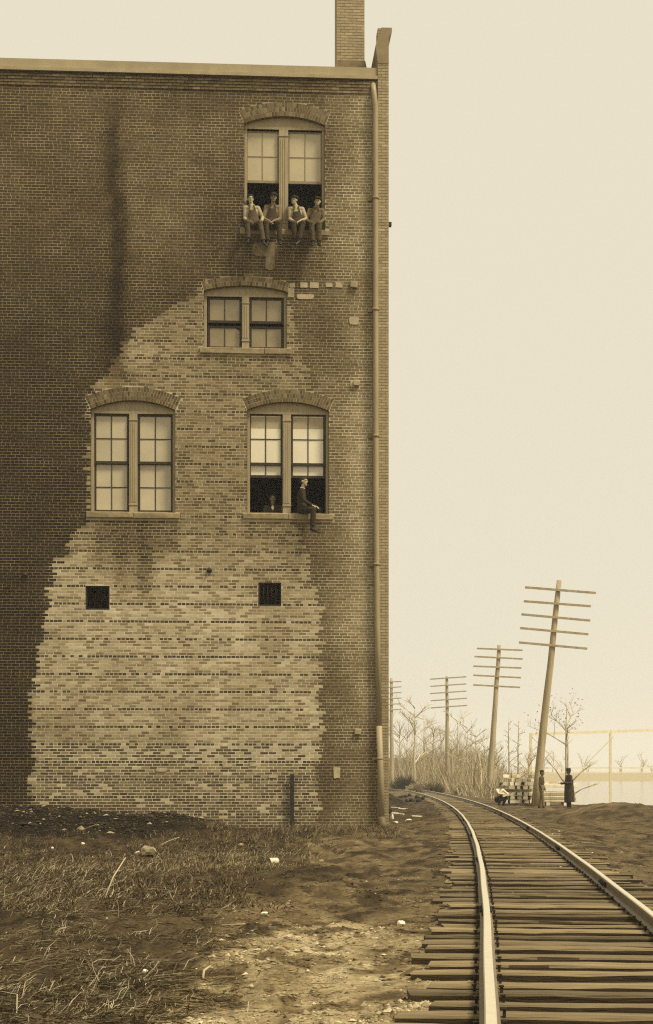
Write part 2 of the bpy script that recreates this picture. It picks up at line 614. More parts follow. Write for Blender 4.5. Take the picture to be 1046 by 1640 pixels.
VENTS = [(137.5, 175.5, 938, 976), (414, 450.5, 933, 970)]
vents = [(wu(a), wu(b), wz(a, d), wz(a, c)) for a, b, c, d in VENTS]


def arch_z(w, u):
    return w['zk'] + np.sqrt(np.maximum(w['R'] ** 2 - (u - w['um']) ** 2, 0))


# ---- colour of the wall: soot, the paler scar of a vanished gable, stains, painted glow at the right
SCAR = [(328, 462), (300, 477), (255, 505), (222, 527), (205, 542), (190, 565), (165, 602), (142, 640), (142, 835), (118, 858), (106, 885),
        (82, 910), (78, 960), (76, 990), (62, 1035), (54, 1090), (49, 1110), (52, 1190), (48, 1250), (60, 1330), (512, 1330), (506, 1230), (513, 1180), (514, 990), (505, 960), (492, 905), (481, 850),
        (470, 838), (488, 650), (493, 610), (480, 560), (470, 520), (462, 470), (400, 440)]


def wall_tone(u, z, rj=None):
    """(brick reflectance, mortar reflectance)"""
    px, py = wpx(u, z)
    j = (vnoise(u * 3.3, z * 13, 1) - .5) * 16
    scar = inside(SCAR, px + j, py + j * .4).astype(float)
    n = fbm(u * .7, z * .7, 4, 2); n2 = fbm(u * 2.2 + 9, z * .6, 3, 3)
    base = .115 + 0 * px
    # soot that thickens to the lower left of the wall
    soot = sm(150, 620, py + (n - .5) * 160) * (1 - sm(150, 420, px + (py - 640) * .10 + (n - .5) * 190 + j))
    base = lerp(base, .040, soot)
    base = lerp(base, .026, (1 - sm(30, 95, px)) * sm(600, 1000, py))
    base = lerp(base, .115, (1 - sm(140, 230, py)) * (1 - sm(300, 500, px)) * .8)
    # washed patch left of the top window, right side paled to paint in the bright sky's glow
    wash = np.exp(-(((px - 265) / 62) ** 2 + ((py - 330) / 105) ** 2))
    base = lerp(base, .175, wash * .8)
    base = lerp(base, .075, np.exp(-(((px - 345) / 45) ** 2 + ((py - 400) / 70) ** 2)) * .75)
    rside = sm(470, 605, px)
    base = lerp(base, .27, rside * (1 - sm(1040, 1180, py)))
    base = lerp(base, .40, sm(530, 606, px) * .7 * (1 - .7 * sm(1120, 1220, py)))
    base = lerp(base, .16, sm(520, 540, px) * sm(1080, 1200, py) * .9)
    # soot streak from the roof
    st = np.exp(-((px - 189 - 5 * np.sin(py * .02) + (n2 - .5) * 26 + j * .5) / 17) ** 2) * sm(120, 210, py) * (1 - sm(560, 680, py))
    st = st * (.45 + 1.0 * vnoise(u * 5, z * 2.2, 4))
    st = np.clip(st, 0, 1)
    sb = lerp(.25, .37, sm(820, 960, py))
    sb = np.where(py < 640, .225, sb)
    sb = lerp(sb, .21, sm(1195, 1250, py))
    sb = lerp(sb, .13, sm(1275, 1300, py) * sm(320, 345, px))
    base = np.where(scar > 0, sb, base)
    base = base * (1 - .68 * st)
    # rust and soot run from the sills
    for a, b, y0, y1, k in ((150, 285, 826, 925, .62), (186, 200, 826, 1010, .6), (203, 209, 826, 1040, .5), (218, 236, 826, 985, .6), (388, 470, 832, 880, .3), (420, 475, 568, 590, .4), (395, 520, 378, 470, .28)):
        q = sm(a - 8, a + 8, px + (n2 - .5) * 14) * (1 - sm(b - 8, b + 8, px + (n2 - .5) * 14)) * sm(y0 - 6, y0 + 4, py) * (1 - sm(lerp(y0, y1, .45), y1, py + (n2 - .5) * 60))
        base = base * (1 - k * q)
    low = sm(1262, 1300, py + (n - .5) * 40) * (1 - sm(110, 330, px))
    base = lerp(base, .035, low)
    base = base * (.55 + .9 * n) * (.8 + .4 * n2)
    mort = np.where(scar > 0, .26 + .75 * base, .115 + 1.55 * base) * np.where(scar > 0, 1, .55 + .9 * fbm(u * 1.6 + 31, z * 2.4, 4, 0))
    mort = mort * (1 - .5 * st)
    mort = np.where((scar > 0) & (py > 1195), mort + .16, mort)
    for w in WIN:
        rr_ = np.hypot(u - w['um'], z - w['zk']); aa = np.abs(np.arctan2(u - w['um'], z - w['zk']))
        ringz = (rr_ > w['R'] - .02) & (rr_ < w['Ro'] + .01) & (aa < w['phi'] + .02)
        mort = np.where(ringz, np.maximum(mort, .36), mort)
    return np.clip(base, .012, .6), np.clip(mort, .03, .62), scar, px, py


# ---- mortar sheet with the openings left out
uu = list(np.arange(UL, 0.0, .14)) + [U_PIER, 0.0]
for w in WIN:
    uu += list(np.linspace(w['u0'], w['u1'], 25))
for v in vents:
    uu += [v[0], v[1]]
uu = sorted(set(round(x, 4) for x in uu if x <= 0))
uu = [a for i, a in enumerate(uu) if i == 0 or a - uu[i - 1] > 1e-3]
Vm, Fm = [], []
for a, b in zip(uu[:-1], uu[1:]):
    m = (a + b) / 2
    cuts = []
    for w in WIN:
        if w['u0'] < m < w['u1']:
            cuts.append((w['zs'], w['zs'], float(arch_z(w, max(w['u0'], min(w['u1'], a)))), float(arch_z(w, max(w['u0'], min(w['u1'], b))))))
    for v in vents:
        if v[0] < m < v[1]:
            cuts.append((v[2], v[2], v[3], v[3]))
    cuts.sort()
    lo = (-.5, -.5)
    spans = []
    for c in cuts:
        spans.append((lo, (c[0], c[1]))); lo = (c[2], c[3])
    spans.append((lo, (Z_TOP, Z_TOP)))
    for (la, lb), (ha, hb) in spans:
        n = max(1, int((ha - la) / .16))
        for k in range(n):
            t0, t1 = k / n, (k + 1) / n
            i = len(Vm)
            Vm += [(a, 0, lerp(la, ha, t0)), (b, 0, lerp(lb, hb, t0)), (b, 0, lerp(lb, hb, t1)), (a, 0, lerp(la, ha, t1))]
            Fm.append((i, i + 1, i + 2, i + 3))
Vm = np.array(Vm)
_, mt, _, _, _ = wall_tone(Vm[:, 0], Vm[:, 2])
mt = mt * (.85 + .3 * fbm(Vm[:, 0] * 4, Vm[:, 2] * 4, 2, 5))
np_mesh("wall", Vm, np.array(Fm), M_mortar, bld, cols=tone(mt))

# ---- bricks, course by course
COURSE, BH = .0780, .0605
z_hdr = wz(120, 1051) - BH / 2
k0 = int(math.floor((z_hdr + .25) / COURSE))
zrow0 = z_hdr - k0 * COURSE
bricks = []                                            # u0, u1, z0, header
row = 0
while True:
    z0 = zrow0 + row * COURSE
    if z0 > Z_COR - .02: break
    zm = z0 + BH / 2
    is_h = (row - k0) % 6 == 0
    holes = []
    for w in WIN:
        if w['zs'] - .17 - BH < z0 < w['zs'] - .005:
            holes.append((w['u0'] - .12, w['u1'] + .12))          # the stone sill
        elif w['zs'] - .005 <= z0 and zm < w['zk'] + w['R'] * math.cos(w['phi']):
            holes.append((w['u0'], w['u1']))
        elif zm < w['zk'] + w['Ro'] and z0 > w['zs']:
            hw = math.sqrt(w['Ro'] ** 2 - (zm - w['zk']) ** 2)
            # radial ends of the arch ring
            lim = max((zm - w['zk']) * math.tan(w['phi']), 0)
            hw = min(hw, max(lim, 0) + .012)
            holes.append((w['um'] - hw - .008, w['um'] + hw + .008))
    for v in vents:
        if v[2] - .03 < zm < v[3] + .03:
            holes.append((v[0] - .01, v[1] + .01))
    ln, pitch = (.098, .1125) if is_h else (.205, .2205)
    u = UL + (row % 2) * pitch / 2 + rnd.uniform(-.02, .02)
    while u < U_PIER - .01:
        a = u + rnd.uniform(-.003, .003); b = u + ln + rnd.uniform(-.004, .004)
        b = min(b, U_PIER - .004)
        segs = [(a, b)]
        for h0, h1 in holes:
            ns = []
            for s0, s1 in segs:
                if s1 <= h0 or s0 >= h1: ns.append((s0, s1)); continue
                if s0 < h0 - .025: ns.append((s0, h0))
                if s1 > h1 + .025: ns.append((h1, s1))
            segs = ns
        for s0, s1 in segs:
            if s1 - s0 > .03: bricks.append((s0, s1, z0 + rnd.uniform(-.002, .002), is_h))
        u += pitch
    row += 1
B = np.array([(a, b, z, h) for a, b, z, h in bricks])
nb = len(B)
um, zm = (B[:, 0] + B[:, 1]) / 2, B[:, 2] + BH / 2
bt, bm_, scar, bpx, bpy_ = wall_tone(um, zm)
r1 = rng.random(nb); r2 = rng.normal(0, 1, nb)
val = np.where(scar > 0, bt, bt * .70) * np.exp(r2 * np.where(scar > 0, .10, .13))
hd = B[:, 3] > 0
dark = (scar > 0) & hd & (r1 < .78) & (bpy_ > 480)
val[dark] = .045 + .06 * rng.random(dark.sum())
mid2 = (scar > 0) & ~hd & (r1 > .12) & (r1 < .42)
val[mid2] = val[mid2] * (.52 + .3 * rng.random(mid2.sum()))
dark2 = (scar > 0) & ~hd & (r1 < .12)
val[dark2] = val[dark2] * (.38 + .25 * rng.random(dark2.sum()))
lowz = (scar > 0) & ~hd & (bpy_ > 1192) & (r1 < .48)
val[lowz] = .06 + .08 * rng.random(lowz.sum())
wht = (scar > 0) & (bpy_ > 1200) & (r1 > .93)
val[wht] = .42
run = fbm(um * 1.1, zm * 9, 3, 3)
val = val * np.where(scar > 0, .76 + .48 * run, .86 + .28 * run)
val = np.clip(val, .012, .55)
prot = YB - rng.random(nb) * .0028


def brick_geo(u0, u1, z0, z1, yf, yb):
    n = len(u0)
    Vb = np.empty((n, 8, 3))
    for k, (uu_, zz_, yy_) in enumerate(((u0, z0, yf), (u1, z0, yf), (u1, z1, yf), (u0, z1, yf), (u0, z0, yb), (u1, z0, yb), (u1, z1, yb), (u0, z1, yb))):
        Vb[:, k, 0] = uu_; Vb[:, k, 1] = yy_; Vb[:, k, 2] = zz_
    f = np.array([(0, 1, 2, 3), (1, 5, 6, 2), (4, 0, 3, 7), (3, 2, 6, 7), (4, 5, 1, 0)])
    return Vb.reshape(-1, 3), (f[None] + 8 * np.arange(n)[:, None, None]).reshape(-1, 4)


# pier at the corner: its own narrower bond, a step proud of the wall
PY = -.11
mb = MB(); mb.box(U_PIER, 0, PY, .35, -.5, 21.55)
pier = mb.build("corner_pier", mat("pier_mortar", .33, .95, .2, 5, bump=.3, bscale=30), bld)
pb = []
row = 0
while zrow0 + row * COURSE < 21.5:
    z0 = zrow0 + row * COURSE
    cut = U_PIER + (.205 if row % 2 else .10)
    pb += [(U_PIER + .002, cut - .006, z0), (cut + .006, -.002, z0)]
    row += 1
PB = np.array(pb)
pv = np.clip((.34 + .10 * sm(14, 5, PB[:, 2]) * 0 - .05 * sm(6, 2, PB[:, 2])) * np.exp(rng.normal(0, .09, len(PB))), .02, .5)  # pier bricks paled, glow of the sky put into their colour
pV, pF = brick_geo(PB[:, 0], PB[:, 1], PB[:, 2], PB[:, 2] + BH, PY - .008, PY + .01)
np_mesh("brick_facing", pV, pF, M_brick, pier, cols=tone(np.repeat(pv, 8)))["kind"] = "stuff"

# the 300 bricks that show largest are parts of their own, the others one part
depth = CY0 + um * ST
area = (B[:, 1] - B[:, 0]) / depth ** 2
area[(bpx < 6) | (bpy_ < 160) | (bpy_ > 1240)] = 0
ordr = np.argsort(-area)
single = np.zeros(nb, bool); single[ordr[:300]] = True
bV, bF = brick_geo(B[~single, 0], B[~single, 1], B[~single, 2], B[~single, 2] + BH, prot[~single], np.full((~single).sum(), .002))
fac = np_mesh("brick_facing", bV, bF, M_brick, bld, cols=tone(np.repeat(val[~single], 8)))
fac["kind"] = "stuff"
unit = MB(); unit.box(-.104, .104, -.0012, .002, 0, BH)
me_b = unit.mesh("brick", M_brick1)
cc = tone(val)
for i in np.nonzero(single)[0]:
    o = bpy.data.objects.new("brick", me_b)
    link(o, bld)
    o.location = (um[i], 0, B[i, 2])
    o.scale.x = (B[i, 1] - B[i, 0]) / .208
    o.color = tuple(cc[i])

# ---- windows
def arch_poly(w, inset=0.0, z_low=None, n=22):
    """outline of the head of an opening, from z_low up to the arch"""
    a = w['a'] - inset
    pts = [(w['um'] - a, z_low), (w['um'] + a, z_low)]
    for k in range(n + 1):
        u = w['um'] + a - 2 * a * k / n
        pts.append((u, float(arch_z(w, u)) - inset))
    return pts


def sash(mbs, u0, u1, z0, z1, y, cols_, rows_, st=.055, bot=.07, mun=.022, th=.045):
    mbs.box(u0, u0 + st, y, y + th, z0, z1)
    mbs.box(u1 - st, u1, y, y + th, z0, z1)
    mbs.box(u0 + st, u1 - st, y + .001, y + th, z0, z0 + bot)
    mbs.box(u0 + st, u1 - st, y + .001, y + th, z1 - st, z1)
    iu0, iu1, iz0, iz1 = u0 + st, u1 - st, z0 + bot, z1 - st
    cells = []
    for c in range(1, cols_):
        x = lerp(iu0, iu1, c / cols_)
        mbs.box(x - mun / 2, x + mun / 2, y + .004, y + th - .004, iz0, iz1)
    for r in range(1, rows_):
        z = lerp(iz0, iz1, r / rows_)
        mbs.box(iu0, iu1, y + .006, y + th - .006, z - mun / 2, z + mun / 2)
    for c in range(cols_):
        for r in range(rows_):
            cells.append((lerp(iu0, iu1, c / cols_) + .003, lerp(iu0, iu1, (c + 1) / cols_) - .003, lerp(iz0, iz1, r / rows_) + .003, lerp(iz0, iz1, (r + 1) / rows_) - .003))
    return cells


def make_window(w, sashes, glass, sash_mat, mull, jamb_px=5):
    root = bpy.data.objects.new("window", None); link(root, bld)
    root.empty_display_size = .1
    root["label"] = w['label']
    # brick arch over the opening
    ab = MB(); vals = []
    av, af, acol = [], [], []
    for ring in range(w['rings']):
        r0 = w['R'] + ring * w['rh'] + .004; r1_ = w['R'] + (ring + 1) * w['rh'] - .008
        n = int(2 * w['phi'] * (r0 + .05) / .0765)
        for k in range(n):
            t0 = -w['phi'] + 2 * w['phi'] * (k + .07) / n; t1 = -w['phi'] + 2 * w['phi'] * (k + .93) / n
            yf = -.003 - rnd.random() * .003
            c = [(w['um'] + r * math.sin(t), w['zk'] + r * math.cos(t)) for r, t in ((r0, t0), (r0, t1), (r1_, t1), (r1_, t0))]
            i = len(av)
            av += [(x, yf, z) for x, z in c] + [(x, .004, z) for x, z in c]
            af += [tuple(i + q for q in f) for f in ((0, 1, 2, 3), (1, 0, 4, 5), (2, 1, 5, 6), (3, 2, 6, 7), (0, 3, 7, 4))]
            acol += [max(.02, w['arch_v'] * math.exp(rnd.gauss(0, .28)))] * 8
    np_mesh("brick_arch", np.array(av), np.array(af), M_brick, root, cols=tone(np.array(acol)))
    # jambs and soffit of the opening
    jb = MB()
    D = .42
    outline = [(w['u0'], w['zs'])] + [(lerp(w['u0'], w['u1'], k / 22), float(arch_z(w, lerp(w['u0'], w['u1'], k / 22)))) for k in range(23)] + [(w['u1'], w['zs'])]
    for (xa, za), (xb, zb) in zip(outline, outline[1:]):
        jb.add([(xa, -.010, za), (xb, -.010, zb), (xb, D, zb), (xa, D, za)], [(0, 1, 2, 3)])
    jb.add([(w['u0'], .0, w['zs'] - .002), (w['u1'], .0, w['zs'] - .002), (w['u1'], D, w['zs'] - .002), (w['u0'], D, w['zs'] - .002)], [(0, 1, 2, 3)])
    jb.build("brick_jamb", M_corbel, root)
    # stone sill in two lengths
    zt = w['zs']
    cutx = w['um'] + w.get('sillcut', 0)
    for a, b in ((w['u0'] - .12, cutx - .004), (cutx + .004, w['u1'] + .12)):
        s = MB(); s.obox(((a + b) / 2, .01, zt - .082 + rnd.uniform(-.006, .006)), ((b - a) / 2, .062, .078), None, .014)
        for i, p in enumerate(s.v):
            s.v[i] = (p[0], p[1] + rnd.uniform(-.006, .006), p[2] + rnd.uniform(-.006, .006))
        s.build("stone_sill", M_stone, root)
    # wooden frame: jamb posts, tympanum board under the arch, mullion
    yf = .11
    jw = .075
    zh = w['zh']
    fr = MB()
    fr.box(w['u0'] + .003, w['u0'] + jw, yf, yf + .14, w['zs'] + .004, zh)
    fr.box(w['u1'] - jw, w['u1'] - .003, yf, yf + .14, w['zs'] + .004, zh)
    fr.box(w['u0'] + jw, w['u1'] - jw, yf + .05, yf + .16, w['zs'] + .004, w['zs'] + .045)
    fr.build("frame", M_paint, root)
    ty = MB(); ty.prism(arch_poly(w, .004, zh + .002), yf + .01, yf + .06)
    ty.box(w['u0'] + .004, w['u1'] - .004, yf - .012, yf + .008, zh - .02, zh + .05)
    ty.build("tympanum", M_paint, root)
    m0, m1 = mull
    mu = MB()
    mu.box(m0, m1, yf - .012, yf + .15, w['zs'] + .005, zh - .022)
    fl = (m1 - m0)
    for q in (.16, .40, .64):
        mu.box(m0 + fl * q, m0 + fl * (q + .18), yf - .024, yf - .010, w['zs'] + .30, zh - .26)
    mu.box(m0 - .012, m1 + .012, yf - .030, yf - .011, w['zs'] + .21, w['zs'] + .24)
    mu.box(m0 - .012, m1 + .012, yf - .030, yf - .011, zh - .20, zh - .17)
    mu.build("mullion", M_paint, root)
    for (a, b, z0, z1, y, c, r) in sashes:
        s = MB()
        cells = sash(s, a, b, z0, z1, y, c, r, st=w.get('st', .05), mun=w.get('mun', .024))
        s.build("sash", sash_mat, root)
        for (p0, p1, q0, q1) in cells:
            g = MB(); g.box(p0, p1, y + .018, y + .024, q0, q1)
            g.build("pane", glass, root)
    return root


def Z(w, py):
    return wz((w['l'] + w['r']) / 2, py)


w = WIN[0]; w['label'] = "topmost window with both lower sashes raised and four men on its sill"; w['zh'] = Z(w, 204); w['arch_v'] = .14; w['st'] = .035; w['mun'] = .016
a0, a1, b0, b1 = wu(394.5), wu(447), wu(462), wu(516.5)
make_window(w, [(a0, a1, Z(w, 290), Z(w, 207), .17, 2, 2), (a0, a1, Z(w, 286), Z(w, 209), .225, 2, 2), (b0, b1, Z(w, 290), Z(w, 207), .17, 2, 2), (b0, b1, Z(w, 286), Z(w, 209), .225, 2, 2)], M_glass_pale, M_sash_pale, (a1 + .004, b0 - .004))
w = WIN[1]; w['label'] = "short window in the middle storey with closed dark sashes"; w['zh'] = Z(w, 472.5); w['arch_v'] = .15; w['sillcut'] = .5; w['st'] = .06
a0, a1, b0, b1 = wu(332.5), wu(387.5), wu(399.5), wu(454.5)
win_mid = make_window(w, [(a0, a1, Z(w, 515), Z(w, 473.5), .17, 2, 1), (a0, a1, Z(w, 556), Z(w, 518.5), .225, 2, 1), (b0, b1, Z(w, 515), Z(w, 473.5), .17, 2, 1), (b0, b1, Z(w, 556), Z(w, 518.5), .225, 2, 1)], M_glass_dark, M_sash, (a1 + .004, b0 - .004))
w = WIN[2]; w['label'] = "large closed window with sixteen dusty panes"; w['zh'] = Z(w, 660); w['arch_v'] = .11; w['st'] = .06
a0, a1, b0, b1 = wu(149.5), wu(206.5), wu(220), wu(277)
make_window(w, [(a0, a1, Z(w, 741), Z(w, 661), .17, 2, 2), (a0, a1, Z(w, 819), Z(w, 738), .225, 2, 2), (b0, b1, Z(w, 741), Z(w, 661), .17, 2, 2), (b0, b1, Z(w, 819), Z(w, 738), .225, 2, 2)], M_glass_mid, M_sash, (a1 + .004, b0 - .004))
w = WIN[3]; w['label'] = "large window with white panes above and lower sashes raised on a dark room"; w['zh'] = Z(w, 661); w['arch_v'] = .13; w['st'] = .05; w['sillcut'] = .0; w['mun'] = .026
a0, a1, b0, b1 = wu(398.8), wu(453), wu(466.5), wu(521.5)
win_low = make_window(w, [(a0, a1, Z(w, 743.5), Z(w, 661), .17, 2, 2), (a0, a1, Z(w, 763), Z(w, 680), .225, 2, 2), (b0, b1, Z(w, 743.5), Z(w, 661), .17, 2, 2), (b0, b1, Z(w, 763), Z(w, 680), .225, 2, 2)], M_glass_white, M_sash, (a1 + .004, b0 - .004))
# a roller blind hangs part way down behind the top of each light: seen through as a duller band
for a, b in ((a0, a1), (b0, b1)):
    bl = MB(); bl.box(a + .055, b - .055, .1845, .1875, Z(w, 684), Z(w, 666))
    bl.build("blind", M_blind, win_low)

# dark wedge stands in for the unlit room behind a lost corner of glass
w = WIN[1]
mb = MB(); mb.prism([(wu(371), Z(w, 518.8)), (wu(385.2), Z(w, 526.5)), (wu(385.2), Z(w, 518.8))], .2395, .2425)
mb.build("broken_corner", M_dark, win_mid)

# ---- two square vents
for (a, b, z0, z1), bars in zip(vents, (0, 4)):
    r = bpy.data.objects.new("vent_opening", None); link(r, bld); r.empty_display_size = .1
    m = MB()
    for p, q in (((a, z0), (a, z1)), ((a, z1), (b, z1)), ((b, z1), (b, z0)), ((b, z0), (a, z0))):
        m.add([(p[0], -.008, p[1]), (q[0], -.008, q[1]), (q[0], .42, q[1]), (p[0], .42, p[1])], [(0, 1, 2, 3)])
    m.build("brick_jamb", M_dark, r)  # jambs near-black, shade of the hole put into the colour
    m = MB()
    t = .035
    m.box(a + .002, a + t, .02, .07, z0 + .002, z1 - .002); m.box(b - t, b - .002, .02, .07, z0 + .002, z1 - .002)
    m.box(a + t, b - t, .021, .07, z0 + .002, z0 + t); m.box(a + t, b - t, .021, .07, z1 - t, z1 - .002)
    m.build("frame", M_iron, r)
    m = MB(); m.box(a, b, .40, .44, z0, z1); m.build("dark_backing", M_dark, r)  # added dark sheet stands in for shade deep in the hole
    for k in range(bars):
        x = lerp(a + t, b - t, (k + 1) / (bars + 1))
        m = MB(); m.tube([(x, .05, z0 + .01), (x, .05, z1 - .01)], .009, 6); m.build("bar", M_iron, r)

# ---- corbelled cornice and coping
cz = [(wz(560, 150), -.024), (wz(560, 145.5), -.036), (wz(560, 141), -.052), (wz(560, 136.5), -.068), (wz(560, 132.5), -.09)]
UL2 = UL - .02
for k, (z, y) in enumerate(cz):
    z2 = cz[k + 1][0] if k + 1 < len(cz) else Z_TOP
    cV, cF, cC = [], [], []
    u = UL + .11 * (k % 2)
    s = []
    while u < U_PIER - .06:
        s.append((u, min(u + .2, U_PIER - .01))); u += .212
    s = np.array(s); n = len(s)
    c0, c1, zb0, zb1 = s[:, 0], s[:, 1], np.full(n, z + .006), np.full(n, z2 - .006)
    cv, cf = brick_geo(c0, c1, zb0, zb1, np.full(n, y) - rng.random(n) * .004, np.full(n, .002))
    t0, _, _, _, _ = wall_tone((c0 + c1) / 2, zb0)
    np_mesh("corbel_brick_course", cv, cf, M_brick, bld, cols=tone(np.repeat(np.clip((.12 + .35 * t0) * np.exp(rng.normal(0, .2, n)), .02, .5), 8)))
mb = MB(); mb.box(UL, U_PIER - .004, -.12, .30, wz(560, 128.5), wz(560, 123.5)); mb.build("moulding", M_coping, bld)
mb = MB(); mb.box(UL, U_PIER - .004, -.075, .34, wz(560, 123.5) + .002, wz(560, 109.5)); mb.build("coping", mat("gutter_board", .36, .85, .2, 1.6, stretch=(.9, 1, .6), bump=.2), bld)

# ---- shell behind the facade
zr = Z_TOP - .1
mb = MB(); mb.box(UL, .0 - .36, .36, DEPTH, zr - .3, zr); mb.build("roof", M_roof, bld)
M_side = bpy.data.materials.new("side_brickwork"); M_side.use_nodes = True
_n = M_side.node_tree; _b = _n.nodes["Principled BSDF"]; _b.inputs["Roughness"].default_value = .9
_t = _n.nodes.new("ShaderNodeTexBrick"); _t.inputs["Scale"].default_value = 1
_t.inputs["Brick Width"].default_value = .22; _t.inputs["Row Height"].default_value = .078; _t.inputs["Mortar Size"].default_value = .006
_t.inputs["Color1"].default_value = tone(.15); _t.inputs["Color2"].default_value = tone(.20); _t.inputs["Mortar"].default_value = tone(.33)
_c = _n.nodes.new("ShaderNodeTexCoord"); _m = _n.nodes.new("ShaderNodeMapping"); _m.inputs["Rotation"].default_value = (R(90), 0, R(90))
_n.links.new(_c.outputs["Object"], _m.inputs[0]); _n.links.new(_m.outputs[0], _t.inputs[0]); _n.links.new(_t.outputs[0], _b.inputs["Base Color"])
mb = MB(); mb.box(-.36, -.002, .352, DEPTH, -.5, 21.0); mb.build("side_wall", M_side, bld)
mb = MB(); mb.box(UL, UL + .4, .01, DEPTH, -.5, zr - .302); mb.build("end_wall", M_side, bld)
mb = MB(); mb.box(UL + .4, -.362, DEPTH - .4, DEPTH - .002, -.5, zr - .302); mb.build("back_wall", M_side, bld)
# cap of the party wall over the corner pier
mb = MB(); mb.prism([(U_PIER - .06, 21.08), (U_PIER + .10, 21.56), (.085, 21.56), (.085, 21.46), (.0, 21.30), (.0, 20.6), (U_PIER, 20.6)], PY - .02, DEPTH)
mb.build("parapet_coping", mat("parapet_cement", .25, .9, .2, 3, bump=.2), bld)
# inner face of the front wall and floors: a dark shop behind every opening
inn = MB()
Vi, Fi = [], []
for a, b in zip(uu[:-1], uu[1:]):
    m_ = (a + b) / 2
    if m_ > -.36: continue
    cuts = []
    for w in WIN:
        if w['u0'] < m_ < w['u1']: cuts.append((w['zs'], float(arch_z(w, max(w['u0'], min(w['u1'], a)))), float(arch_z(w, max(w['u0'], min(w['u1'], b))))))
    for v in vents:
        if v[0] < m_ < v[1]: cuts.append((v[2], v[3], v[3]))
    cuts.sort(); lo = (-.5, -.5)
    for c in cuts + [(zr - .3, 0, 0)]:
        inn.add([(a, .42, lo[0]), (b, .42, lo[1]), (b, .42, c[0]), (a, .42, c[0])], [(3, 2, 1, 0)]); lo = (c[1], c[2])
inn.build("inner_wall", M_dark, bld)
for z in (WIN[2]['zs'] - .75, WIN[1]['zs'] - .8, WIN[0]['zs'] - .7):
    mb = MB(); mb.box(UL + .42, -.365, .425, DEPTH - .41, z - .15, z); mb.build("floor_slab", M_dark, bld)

# ---- chimney stack
c0, c1 = wu(541), wu(586)
ch = bpy.data.objects.new("chimney", None); link(ch, bld); ch.empty_display_size = .2
CYF = .42
mb = MB(); mb.box(c0, c1, CYF, CYF + .8, zr, 26.5); mb.build("stack", mat("stack_mortar", .34, .95, .2, 5), ch)
cb = []
row = 0
while zr + row * COURSE < 26.4:
    u = c0 + .003 - (row % 2) * .11
    while u < c1:
        a, b = max(u, c0 + .002), min(u + .208, c1 - .002)
        if b - a > .03: cb.append((a, b, zr + row * COURSE))
        u += .2205
    row += 1
CB = np.array(cb)
cV, cF = brick_geo(CB[:, 0], CB[:, 1], CB[:, 2], CB[:, 2] + BH, CYF - .006 - rng.random(len(CB)) * .004, np.full(len(CB), CYF + .01))
np_mesh("brick_facing", cV, cF, M_brick, ch, cols=tone(np.repeat(np.clip(.36 * np.exp(rng.normal(0, .08, len(CB))), .02, .5), 8)))["kind"] = "stuff"  # chimney bricks paled to carry the sky's glow
zc0 = wz(560, 109.5)
mb = MB(); mb.prism([(c0 - .09, zc0 + .003), (c1 + .09, zc0 + .003), (c1 + .012, zc0 + .36), (c0 - .012, zc0 + .36)], CYF - .10, CYF + .05)
mb.build("flashing", M_corbel, ch)
mb = MB(); mb.tube([(c1 + .02, CYF + .3, zc0 + .02), (U_PIER + .05, CYF + .3, zc0 + .55)], .022, 6); mb.build("stay_rod", M_iron, bld)

# ---- downpipe in the angle of the pier
dp = bpy.data.objects.new("downpipe", None); link(dp, bld); dp.empty_display_size = .1
pp = [(597.5, 133), (598, 150), (600.5, 172), (601, 500), (601.5, 800), (603.5, 1000), (606.5, 1165)]
mb = MB()
pts = [(wu(px), -.13 if i else .0, wz(px, py)) for i, (px, py) in enumerate(pp)]
mb.tube(pts, [.075] * len(pts), 14)
mb.build("pipe", M_pipe, dp)
mb = MB(); mb.tube([(wu(606.5), -.13, wz(606, 1163)), (wu(609), -.14, wz(609, 1240)), (wu(610.5), -.15, wz(610, 1312))], [.081, .081, .081], 14)
mb.build("lower_pipe", M_pipe, dp)
mb = MB(); mb.tube([(wu(610.5), -.15, wz(610, 1308)), (wu(610.8), -.16, wz(610, 1316)), (wu(612), -.24, wz(611, 1322)), (wu(614), -.36, wz(612, 1324))], [.10, .125, .12, .10], 14)
mb.build("shoe", mat("cast_iron_shoe", .12, .6, .25, 8), dp)
for py, px in ((320, 600.7), (498, 601), (700, 601.3), (905, 602.2), (1215, 607.8)):
    u, z = wu(px), wz(px, py)
    mb = MB(); mb.tube([(u, -.13, z - .03), (u, -.13, z + .03)], [.092, .092], 14)
    mb.box(u - .20, u - .085, -.05, -.012, z - .045, z + .045)
    mb.build("bracket", M_stone, dp)

# ---- ironwork and scars on the wall
for px, py, r in ((335.5, 913.5, .075), (40.5, 921, .07)):
    u, z = wu(px), wz(px, py)
    mb = MB(); mb.tube([(u, -.012, z), (u, -.035, z), (u, -.06, z)], [r, r * .95, r * .5], 12)
    mb.tube([(u, -.04, z), (u, -.12, z)], .02, 8)
    mb.build("anchor_plate", M_iron, bld)
for px, py, s in ((566.5, 456.5, .10), (570.5, 614, .085), (573, 1172, .09)):
    u, z = wu(px), wz(px, py)
    mb = MB(); mb.obox((u, -.03, z), (s, .05, s * .85), Matrix.Rotation(.1, 3, 'Y'), .015)
    mb.build("joist_stub", M_pole, bld)


